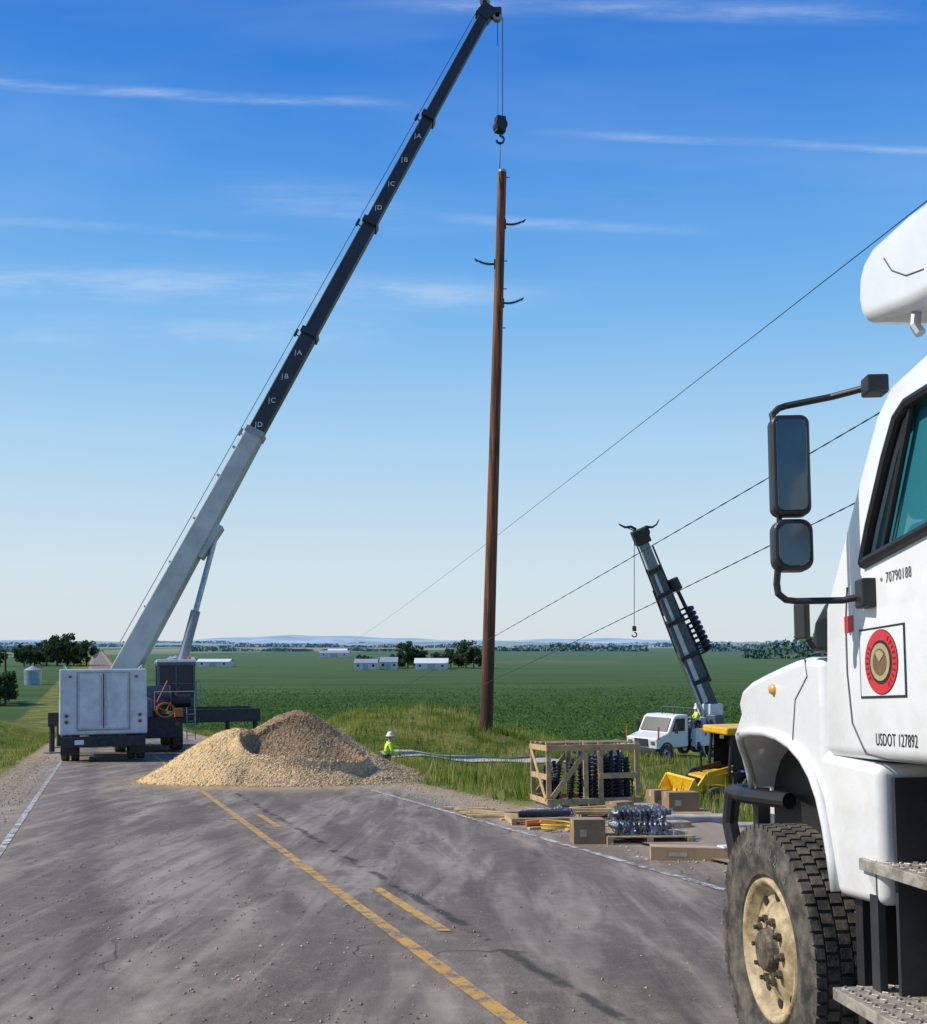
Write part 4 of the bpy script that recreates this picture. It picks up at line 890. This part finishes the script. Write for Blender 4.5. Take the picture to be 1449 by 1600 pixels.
# ------------------------------------------------------------------ materials dump: crate, pallets, boxes
def place(b,name,mats,X,Y,yaw,label,cat,z=0,group=None,pitch=0,**kw):
    o=b.build(name,mats,**kw); o.location=(X,Y,gz(X,Y)+z); o.rotation_euler=(-.067+pitch,0,yaw); o['label']=label; o['category']=cat
    if group:o['group']=group
    return o
def crate():
    X0,Y0=2.25,19.0
    R=root('wooden_crate',(X0,Y0,gz(X0,Y0)),'open slatted wooden crate holding dark insulators beside the road','crate',yaw=math.radians(10),pitch=-.067)
    W,D,H=1.66,1.15,1.22
    f=B()
    for x in(-W/2,-.14,.14,W/2):
        for y in(-D/2,D/2): 
            f.box(x-.045,x+.045,y-.02,y+.02,.12,H)
    f.build('post',LUMBER,R,bevel=.004)
    r=B()
    for z in(.16,H-.10,.60):
        for y in(-D/2-.045,D/2+.045):
            if z==.60: 
                continue
            r.box(-W/2-.05,W/2+.05,y-.022,y+.022,z-.055,z+.055)
        for x in(-W/2-.02,W/2+.02): r.box(x-.02,x+.02,-D/2,D/2,z-.05,z+.05)
    r.box(.10,W/2,-D/2-.045-.022,-D/2-.023,.56,.66)
    for y in(-.4,0,.4): r.box(-W/2,W/2,y-.05,y+.05,H-.03,H-.005)
    r.build('rail',LUMBER,R,bevel=.004)
    d=B(); y=-D/2-.048
    d.beam((-W/2+.05,y,.24),(-.15,y,H-.18),.03,.09,up=Vector((0,0,1))); d.beam((W/2+.045,-D/2+.05,.2),(W/2+.045,D/2-.05,H-.16),.02,.09)
    d.beam((-W/2-.045,-D/2+.05,.2),(-W/2-.045,D/2-.05,H-.16),.02,.09); d.beam((-.75,D/2+.05,.24),(-.1,D/2+.05,H-.18),.03,.09)
    d.build('brace',LUMBER,R,bevel=.004)
    p=B()
    for y in(-.5,-.25,0,.25,.5): p.box(-W/2,W/2,y-.07,y+.07,.10,.125)
    for x in(-.75,0,.75): p.box(x-.045,x+.045,-D/2,D/2,0,.10)
    p.build('base',LUMBER,R,bevel=.004)
crate()
def insulator_mesh(L=.9,r=.085,n=11):
    b=B(); pr=[(0,.035)]
    for i in range(n):
        z=L*(.06+.88*i/n); pr+=[(z,.035),(z+.012,r),(z+.022,r*.97),(z+.035,.035)]
    pr+=[(L,.035),(L+.001,.001)]
    b.lathe([(0,.001)]+pr,(0,0,0),axis='z',n=14); return b
im=insulator_mesh().build('line_insulator',INS,smooth=True)
first=True
spots=[(.20+.18*i+random.uniform(-.02,.02),-.36+.24*j+random.uniform(-.03,.03),random.uniform(-.05,.05),random.uniform(.85,1.08)) for i in range(4) for j in range(4)]+[(-.02,-.1,.06,.9),(.0,.25,-.04,1.0),(-.55,.1,.16,.75),(-.42,.3,-.12,.8),(-.7,-.2,.05,.5),(-.35,-.25,.1,.6),(-.55,-.1,-.1,.55),(-.25,.1,.05,.85),(-.65,.35,.0,.7)]
for x,y,tilt,sz in spots:
    o=im if first else im.copy()
    if not first: col.objects.link(o)
    first=False
    a=math.radians(10)
    X=2.25+x*math.cos(a)-y*math.sin(a); Y=19.0+x*math.sin(a)+y*math.cos(a)
    o.location=(X,Y,gz(2.25,19)+.135-.067*y); o.rotation_euler=(-.067,tilt,0); o.scale=(1,1,sz)
    o['label']='dark ribbed polymer insulator standing in the wooden crate'; o['category']='insulator'; o['group']='insulators packed in the crate'
def pallet(X,Y,yaw,w=1.0,d=.9,lab='flat wooden pallet lying on the road shoulder'):
    b=B()
    for y in np.linspace(-d/2+.05,d/2-.05,6): b.box(-w/2,w/2,y-.045,y+.045,.085,.105); 
    for x in(-w/2+.04,0,w/2-.04): b.box(x-.04,x+.04,-d/2,d/2,.015,.085)
    for y in(-d/2+.05,0,d/2-.05): b.box(-w/2,w/2,y-.045,y+.045,0,.015)
    return place(b,'pallet',LUMBER,X,Y,yaw,lab,'pallet',group='pallets on the shoulder',bevel=.003)
pallet(1.25,16.2,.1,1.1,.8); pallet(2.45,13.9,.05,1.15,.8); pallet(2.35,16.9,.15,1.0,.8); pallet(3.5,16.5,-.1,.9,.8)
def box(X,Y,yaw,w,d,h,m,lab,z=0,tape=True):
    b=B(); b.box(-w/2,w/2,-d/2,d/2,0,h)
    if tape: b.box(-w/2-.002,w/2+.002,-.03,.03,h,h+.002,1); b.box(-w/2-.002,-w/2,-.03,.03,h*.75,h,1); b.box(-w/2*.6,-w/2*.2,-d/2-.002,-d/2,h*.3,h*.6,1)
    return place(b,'cardboard_box',[m,TAPE],X,Y,yaw,lab,'box',z=z,group='boxes on the shoulder')
box(1.66,13.7,.05,.42,.36,.32,CARD,'brown cardboard box standing on the asphalt')
box(2.75,12.15,-.12,1.05,.28,.15,CARDL,'long flat cardboard box lying on the asphalt')
box(3.50,16.5,.1,.50,.4,.30,CARD,'brown cardboard box on a pallet',z=.106)
box(3.30,17.3,.3,.30,.3,.42,CARD,'upright brown cardboard box behind the pallets')
box(2.95,17.0,-.1,.55,.4,.16,CARDL,'low cardboard box on the ground',z=.0)
box(3.05,15.0,.15,.5,.3,.12,CARDL,'flat cardboard box near the insulators')
box(2.55,16.7,.5,.35,.3,.14,CARD,'small cardboard box on a pallet',z=.106)
wp=B(); wp.box(-.10,.10,-.14,.02,0,.01); wp.box(-.09,.08,-.10,.03,.01,.02)
place(wp,'paper_sheet',WHITE,3.10,12.12,.3,'white paper sheets lying on the flat box','paper',z=.153)
for i,(x,y,z,l,yw) in enumerate(((2.1,16.4,.106,.85,.1),(2.12,16.52,.106,.9,.22),(2.1,16.45,.150,.8,-.08),(2.3,16.8,.106,.9,.1),(2.15,16.75,.15,.85,.26),(.35,17.3,.0,.9,-.35),(.60,16.9,.0,1.1,-.15),(.2,17.9,.0,.8,-.5),(.95,17.6,.0,1.2,.1),(1.3,15.3,0,.7,.3),(.75,17.25,.0,1.0,-.6),(1.9,15.2,.0,.9,.5),(2.0,15.0,.0,.8,.15),(1.0,16.7,.0,.9,.45),(2.2,15.5,.0,1.1,-.2),(.1,18.3,.0,.9,-.2),(2.9,14.5,.0,.8,.35),(1.5,17.9,.0,1.0,-.35))):
    b=B(); b.box(-l/2,l/2,-.05,.05,0,.042); place(b,'wooden_plank',LUMBER,x,y,yw,'pale sawn wooden plank lying loose','plank',z=z,group='loose planks',bevel=.003)
for i in range(5):
    b=insulator_mesh(.82,.10,10); 
    for k,v in enumerate(b.v): b.v[k]=(v[2]-.41,v[1],v[0])
    r_,c_=(0,i) if i<3 else (1,i-3)
    place(b,'line_insulator',INS,2.40,13.68+.21*c_+.1*r_,.12+(.06*i-.1),'dark ribbed insulator lying on a pallet in clear plastic','insulator',z=.21+.17*r_,group='insulators lying on a pallet',smooth=True)
def wrapsheet(X,Y,w,d,h,z,yaw,lab):
    V=[];F=[];nx,ny=34,20
    for j in range(ny+1):
        for i in range(nx+1):
            u=i/nx*2-1;v=j/ny*2-1
            e=max(0,1-abs(u)**4)*max(0,1-abs(v)**3)
            V.append((u*w/2+random.gauss(0,.008),v*d/2+random.gauss(0,.008),h*e*(.85+.15*math.sin(u*9+v*4))+random.gauss(0,.014)))
    for j in range(ny):
        for i in range(nx): F.append((j*(nx+1)+i,j*(nx+1)+i+1,(j+1)*(nx+1)+i+1,(j+1)*(nx+1)+i))
    b=B(); b.add(V,F); return place(b,'plastic_wrap',WRAPM,X,Y,yaw,lab,'plastic wrap',z=z)
WRAPM,nt,bs=newmat('translucent_plastic_wrap')
tcx=nd(nt,'ShaderNodeTexCoord').outputs['Object']
gl=nd(nt,'ShaderNodeBsdfGlossy',{'Color':C(.9,.95,1),'Roughness':.15}); tp=nd(nt,'ShaderNodeBsdfTransparent'); bnn=nd(nt,'ShaderNodeBump',{'Strength':1.0,'Distance':.05,'Height':noi(nt,tcx,22,5,.6)}); nt.links.new(bnn.outputs[0],gl.inputs['Normal'])
mx=nd(nt,'ShaderNodeMixShader',{0:M_(nt,'MULTIPLY_ADD',sstep(nt,noi(nt,tcx,9,4),.50,.68),.26,.05),1:tp.outputs[0],2:gl.outputs[0]}); nt.links.new(mx.outputs[0],nt.nodes['Material Output'].inputs[0])
wrapsheet(2.45,13.85,1.15,.72,.42,.11,.1,'crumpled clear plastic wrap over insulators on a pallet')
wrapsheet(1.30,16.2,.9,.5,.2,.11,.1,'crumpled clear plastic wrap over black tubes on a pallet')
for i in range(4):
    b=B(); l=.8; b.tube([(-l/2,0,0),(l/2,0,0)],.045,12); place(b,'black_tube',BLACK,1.25+.03*i,16.0+.1*i,.12+.03*i,'short black plastic tube lying on a pallet','tube',z=.155,group='black tubes on a pallet')
b=B(); b.tube([(.2*math.cos(a)*(1+.04*a/6),.15*math.sin(a),.02+.008*a) for a in np.linspace(0,16,60)],.012,6)
place(b,'yellow_rope',YELPL,1.35,15.0,0,'coil of yellow rope lying on the asphalt','rope')
b=B(); b.tube([(0,0,.05),(.2,.05,.06),(.45,.0,.05),(.62,.06,.04)],[.05,.06,.055,.03],8)
place(b,'orange_tool_bag',ORANGE,.95,15.6,0,'small orange bag lying by the pallets','bag')

# ------------------------------------------------------------------ power lines
def wire(p0,p1,sag,r,lab,marks=0):
    p0=Vector(p0);p1=Vector(p1); n=400 if marks else 60; pts=[];rs=[]
    for i in range(n+1):
        s=(i/n)**1.7; p=p0.lerp(p1,s); p.z-=sag*4*s*(1-s); pts.append(p); rs.append(r*(1.0+(.55*((i//2)%2) if marks else 0)))
    b=B(); b.tube(pts,rs,6)
    o=b.build('power_line',CRANEDK); o['label']=lab; o['category']='power line'; o['group']='overhead lines along the road'
wire((5.9,12,7.3),(-18,160,1.6),.35,.007,'thin overhead wire running along the road')
wire((5.9,12,5.05),(-10.5,88,-4.6),.25,.0072,'twisted overhead cable running low over the grass',50)
wire((5.9,12,4.05),(-4.0,78,-3.6),.25,.0072,'twisted overhead cable running low over the mound',50)

# ------------------------------------------------------------------ trees, farms
LEAF=leafmat('tree_leaves',(.030,.068,.030),(.070,.115,.045),(.028,.055,.030),.25)
BARK=mat('bark',(.08,.06,.045),.9,bump=.4)
def tree_meshes(seed,h,w,nleaf,ls):
    r=random.Random(seed)
    b=B(); b.tube([(0,0,-.3),(.1,0,h*.25),(.0,.1,h*.5),(.1,.1,h*.8)],[h*.035,h*.028,h*.018,h*.006],8)
    tips=[]
    for i in range(9):
        a=r.uniform(0,6.28); z=h*r.uniform(.22,.6); L=w*r.uniform(.3,.5)
        p1=Vector((math.cos(a)*L,math.sin(a)*L,z+h*r.uniform(.12,.3))); b.tube([(0,0,z),tuple(p1*.5+Vector((0,0,z*.5))),tuple(p1)],[h*.015,h*.01,h*.004],6); tips.append(p1)
    cl=[]
    for i in range(26):
        a=r.uniform(0,6.28); q=r.uniform(0,1)**.6*w*.45; z=h*r.uniform(.16,.92); q*=math.sqrt(max(.1,1-((z/h-.5)/.55)**2))
        cl.append((Vector((math.cos(a)*q,math.sin(a)*q,z)),r.uniform(.08,.17)*w))
    for t_ in tips: cl.append((t_,w*.12))
    L=B()
    for i in range(nleaf):
        c,cr=cl[r.randrange(len(cl))]; d=Vector((r.gauss(0,1),r.gauss(0,1),r.gauss(0,.8))).normalized()*cr*r.uniform(.6,1.1); p=c+d
        u=Vector((r.gauss(0,1),r.gauss(0,1),r.gauss(0,1))).normalized()*ls*r.uniform(.6,1.3); v=u.cross(d+Vector((.01,0,.02))).normalized()*ls*.8
        L.add([p-u,p+v,p+u,p-v*.9],[(0,1,2,3)])
    return b,L
protos=[tree_meshes(sd,h,w,1700,.42) for sd,h,w in((1,10,9),(2,8,9),(3,12,10))]
pm={}
def put_tree(k,X,Y,s,lab,grp):
    R=root('tree',(X,Y,gz(X,Y)),lab,'tree',yaw=random.uniform(0,6),group=grp); R.scale=(s,s,s)
    if k not in pm:
        t=protos[k][0].build('trunk',BARK,R); c=protos[k][1].build('crown',LEAF,R); pm[k]=(t,c)
    else:
        for o in pm[k]:
            q=o.copy(); q.parent=R; col.objects.link(q)
f=390/1600
for i,(px,s) in enumerate(((572,.5),(622,.85),(634,1.0),(650,.95),(664,.6),(682,.6),(704,.85),(716,1.0),(728,1.05),(741,.9),(756,.6),(560,.5),(690,.6),(642,.8))):
    put_tree(i%3,(px-724.5)*f,397+random.uniform(-5,16),s*.9,'round dark green tree at the distant farmstead','farmstead trees')
f=440/1600
for i,(px,s) in enumerate(((18,.8),(35,.7),(62,.9),(76,1.1),(88,1.15),(100,1.2),(112,1.0),(124,.9),(48,.6),(94,1.0),(70,.9),(26,.7),(56,.8))):
    put_tree((i+1)%3,(px-724.5)*f,440+random.uniform(-20,20),s*1.05,'dark green tree in a grove beyond the road','trees beyond the road')
for i,(px,Y_,s) in enumerate(((0,165,.55),(-14,160,.75),(14,170,.33))):
    put_tree(1,(px-724.5)*Y_/1600,Y_,s,'dark leafy tree beside the wooden roadside pole','trees beside the pole')
SHED=mat('white_shed_wall',(.66,.67,.68),.6); ROOFM=mat('grey_metal_roof',(.40,.42,.45),.4,.3)
def barn(X,Y,w,d,h,rh,roofm,lab,yaw=0):
    R=root('farm_building',(X,Y,gz(X,Y)),lab,'building',yaw=yaw,group='farm buildings')
    b=B(); b.box(-w/2,w/2,-d/2,d/2,-.3,h); b.add([(-w/2,-d/2,h),(-w/2,d/2,h),(-w/2,0,h+rh),(w/2,-d/2,h),(w/2,d/2,h),(w/2,0,h+rh)],[(0,1,2),(3,5,4)]); b.build('wall',SHED,R)
    r=B(); e=.4; r.add([(-w/2-e,-d/2-e,h-.1),(w/2+e,-d/2-e,h-.1),(w/2+e,0,h+rh+.12),(-w/2-e,0,h+rh+.12),(-w/2-e,d/2+e,h-.1),(w/2+e,d/2+e,h-.1)],[(0,1,2,3),(3,2,5,4)]); r.build('roof',roofm,R)
    q=B(); q.box(-w*.12,w*.12,-d/2-.05,-d/2-.01,0,h*.8); q.build('door',ROOFM,R)
    for x in(-w*.35,w*.35):
        k=B(); k.box(x-.4,x+.4,-d/2-.05,-d/2-.01,h*.4,h*.75); k.build('window',GLASS,R)
barn(-36,380,8,7,2.6,1.2,ROOFM,'white farm shed with grey roof among trees'); barn(-28,386,6,7,2.8,1.6,ROOFM,'small white farmhouse beside trees'); barn(-12,384,12,8,2.4,1.6,SHED,'long white barn in front of trees'); barn(-103,425,13,9,2.2,.9,SHED,'long low white barn in the fields'); barn(-88,700,20,9,3,1.5,ROOFM,'pale distant farm building'); barn(-108,880,16,9,3,1.5,SHED,'distant white farm building'); barn(-115,430,4,5,2.4,1.5,ROOFM,'small farm shed beside the barn')
def silo(X,Y,r,h,lab):
    R=root('grain_silo',(X,Y,gz(X,Y)),lab,'silo',group='grain silos')
    b=B(); pr=[]
    for i in range(13): pr+=[(h*i/12-.2,r),(h*(i+.5)/12-.2,r*1.02)]
    b.lathe(pr,(0,0,0),axis='z',n=24); b.build('wall',STEEL,R)
    t=B(); t.lathe([(h,r*1.05),(h+r*.55,.2),(h+r*.6,.01)],(0,0,0),axis='z',n=24); t.build('roof',ROOFM,R)
silo(-101,240,1.9,3.4,'grey corrugated metal grain silo in the grass'); silo(-118,420,2.2,3.5,'grey metal silo beside the farm'); silo(-121,424,2,3.2,'grey metal silo beside the farm')
R=root('roadside_pole',(-73.4,164,gz(-73.4,164)),'weathered wooden utility pole beside trees','utility pole')
b=B(); b.tube([(0,0,-.2),(0,0,8.6)],[.22,.15],10); b.build('pole_shaft',BARK,R); b=B(); b.box(-1.1,1.1,-.08,.08,7.8,7.95); b.build('crossarm',BARK,R)
# distant woodland belts, blue haze mixed into their foliage colours
def belt(name,Y,segs,h,ls,cols,seed,dens=9):
    r=random.Random(seed); V=[];F=[]
    for px0,px1,hh in segs:
        x0=(px0-724.5)*Y/1600;x1=(px1-724.5)*Y/1600; n=int((x1-x0)/ls*dens)
        for i in range(n):
            u=r.random(); x=x0+(x1-x0)*u; w=x*1100/Y
            env=max(.0,.5+.45*math.sin(w*.021+seed)*math.sin(w*.0093+1)+.22*math.sin(w*.083+seed)+.12*math.sin(w*.21))*min(1,8*u+.3,8*(1-u)+.3)
            if env<.16: continue
            y=Y+r.uniform(-1,1)*Y*.03; z=gz(x,y)+r.random()**.7*h*hh*env
            a=r.uniform(0,3.14); dx=math.cos(a)*ls;dy=math.sin(a)*ls; o=len(V); k=r.uniform(.5,1)
            V+=[(x-dx*k,y-dy*k,z-ls*.5),(x+dx*k,y+dy*k,z-ls*.4),(x+dx*.6,y+dy*.6,z+ls*.6*k),(x-dx*.6,y-dy*.6,z+ls*.5*k)]; F.append((o,o+1,o+2,o+3))
    me=bpy.data.meshes.new(name); me.from_pydata(V,[],F)
    m=mat(name+'_hazed_foliage',cols,.9,var=.25,scale=.02,spec=0); me.materials.append(m)
    o=bpy.data.objects.new(name,me); col.objects.link(o); o['kind']='stuff'
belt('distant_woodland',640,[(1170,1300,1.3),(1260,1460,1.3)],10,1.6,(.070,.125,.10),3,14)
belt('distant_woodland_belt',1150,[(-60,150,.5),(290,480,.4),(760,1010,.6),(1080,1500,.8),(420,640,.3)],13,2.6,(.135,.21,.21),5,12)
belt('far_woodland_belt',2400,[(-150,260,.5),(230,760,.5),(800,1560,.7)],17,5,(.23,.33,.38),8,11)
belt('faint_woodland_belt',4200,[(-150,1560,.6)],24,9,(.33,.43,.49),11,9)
def hills(Y,h,c,seed,depth):
    xs=np.linspace(-.62*Y,.62*Y,160); V=[];F=[]; m=9
    for j in range(m):
        for x in xs:
            q=math.sin(math.pi*j/(m-1)); e=.55+.25*math.sin(x*.0016*4000/Y+seed)+.2*math.sin(x*.0043*4000/Y+seed*2)+.06*math.sin(x*.013)
            y=Y+depth*(j/(m-1)); V.append((x,y,gz(x,y)-2+h*e*q))
    n=len(xs)
    for j in range(m-1):
        for i in range(n-1): F.append((j*n+i,j*n+i+1,(j+1)*n+i+1,(j+1)*n+i))
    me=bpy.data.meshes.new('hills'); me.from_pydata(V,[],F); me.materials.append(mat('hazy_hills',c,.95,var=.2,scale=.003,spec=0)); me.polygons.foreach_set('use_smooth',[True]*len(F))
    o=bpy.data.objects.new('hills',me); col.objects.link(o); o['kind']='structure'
hills(3000,21,(.24,.33,.33),1.0,900); hills(6500,70,(.33,.44,.52),2.4,2500)  # hill colours carry the blue of distance haze, paler on the far range

# ------------------------------------------------------------------ sun, sky, camera
to=Vector((-.86,.02,.80)).normalized()
sl=bpy.data.lights.new('sun','SUN'); sl.energy=4.6; sl.angle=math.radians(.5); sl.color=(1,.94,.84)
so=bpy.data.objects.new('sun',sl); col.objects.link(so); so.rotation_euler=to.to_track_quat('Z','Y').to_euler()
w=bpy.data.worlds.new('World'); scene.world=w; w.use_nodes=True; nt=w.node_tree; bg=nt.nodes['Background']
sky=nd(nt,'ShaderNodeTexSky',sky_type='NISHITA'); sky.sun_disc=False; sky.sun_elevation=math.asin(to.z); sky.sun_rotation=math.atan2(to.x,to.y); sky.altitude=0; sky.air_density=1.0; sky.dust_density=1.0; sky.ozone_density=3.0
tc=nd(nt,'ShaderNodeTexCoord').outputs['Generated']; sp=nd(nt,'ShaderNodeSeparateXYZ',{0:tc})
cr=nd(nt,'ShaderNodeValToRGB',{0:sp.outputs[2]}); el=cr.color_ramp
stops=[(0,(.72,.79,.82)),(.07,(.66,.79,.87)),(.187,(.43,.68,.91)),(.30,(.20,.50,.89)),(.40,(.085,.34,.83)),(.49,(.032,.225,.74)),(.62,(.018,.15,.58)),(1,(.015,.09,.40))]
el.elements[0].position=0; el.elements[0].color=C(*stops[0][1]); el.elements[1].position=1; el.elements[1].color=C(*stops[-1][1])
for p_,c_ in stops[1:-1]:
    e=el.elements.new(p_); e.color=C(*c_)
ten=nd(nt,'ShaderNodeVectorMath',{0:cr.outputs[0],1:(10,10,10)},operation='MULTIPLY').outputs[0]
skyb=mixc(nt,.9,sky.outputs[0],ten)
yy=M_(nt,'MAXIMUM',sp.outputs[1],.05); u=M_(nt,'DIVIDE',sp.outputs[0],yy); v=M_(nt,'DIVIDE',sp.outputs[2],yy)
uv=nd(nt,'ShaderNodeCombineXYZ',{0:u,1:v}).outputs[0]
wob=M_(nt,'MULTIPLY',M_(nt,'SUBTRACT',noi(nt,nd(nt,'ShaderNodeMapping',{'Vector':uv,'Scale':(3,10,1)}).outputs[0],1.0,3),.5),.018)
br=noi(nt,nd(nt,'ShaderNodeMapping',{'Vector':uv,'Scale':(5,34,1),'Rotation':(0,0,.06)}).outputs[0],1.6,4,.7)
br=M_(nt,'ADD',sstep(nt,br,.35,.7),.25)
tot=None
for (c0,sl_,wd,um,uM,amt) in ((.520,-.060,.0045,-.6,-.10,.25),(.503,-.052,.0035,.05,.50,.17),(.341,-.032,.014,-.6,.05,.19),(.413,-.05,.0045,-.05,.2,.15),(.388,-.05,.004,-.6,-.2,.10),(.300,-.012,.014,-.5,-.10,.12),(.42,-.08,.018,-.28,-.02,.10),(.625,-.03,.008,-.1,.4,.18)):
    dv=M_(nt,'ABSOLUTE',M_(nt,'ADD',M_(nt,'SUBTRACT',v,M_(nt,'MULTIPLY_ADD',u,sl_,c0)),wob))
    s=sstep(nt,dv,wd*1.8,0.0)
    al=AND(nt,sstep(nt,u,um,um+.1),sstep(nt,u,uM+.08,uM-.08))
    s=AND(nt,AND(nt,s,al),M_(nt,'MULTIPLY',br,amt))
    tot=s if tot is None else M_(nt,'ADD',tot,s)
cir=noi(nt,nd(nt,'ShaderNodeMapping',{'Vector':uv,'Scale':(1.2,6,1),'Rotation':(0,0,.05)}).outputs[0],1.0,4,.55,.3)
tot=M_(nt,'ADD',tot,AND(nt,M_(nt,'MULTIPLY',sstep(nt,cir,.40,.80),.12),sstep(nt,v,.12,.35)))
tot=AND(nt,tot,sstep(nt,sp.outputs[1],.05,.3))
skyc=mixc(nt,tot,skyb,C(8.5,9.2,10,))
nt.links.new(skyc,bg.inputs[0]); bg.inputs[1].default_value=.10
w.cycles.sampling_method='MANUAL'; w.cycles.sample_map_resolution=256
cam=bpy.data.cameras.new('camera'); co=bpy.data.objects.new('camera',cam); col.objects.link(co)
co.location=(0,0,1.75); co.rotation_euler=(math.pi/2,0,0)
cam.sensor_fit='HORIZONTAL'; cam.sensor_width=36; cam.lens=36*1600/1449; cam.shift_y=205/1449; cam.clip_start=.05; cam.clip_end=40000
scene.camera=co
scene.view_settings.view_transform='Standard'; scene.view_settings.look='None'; scene.view_settings.exposure=0
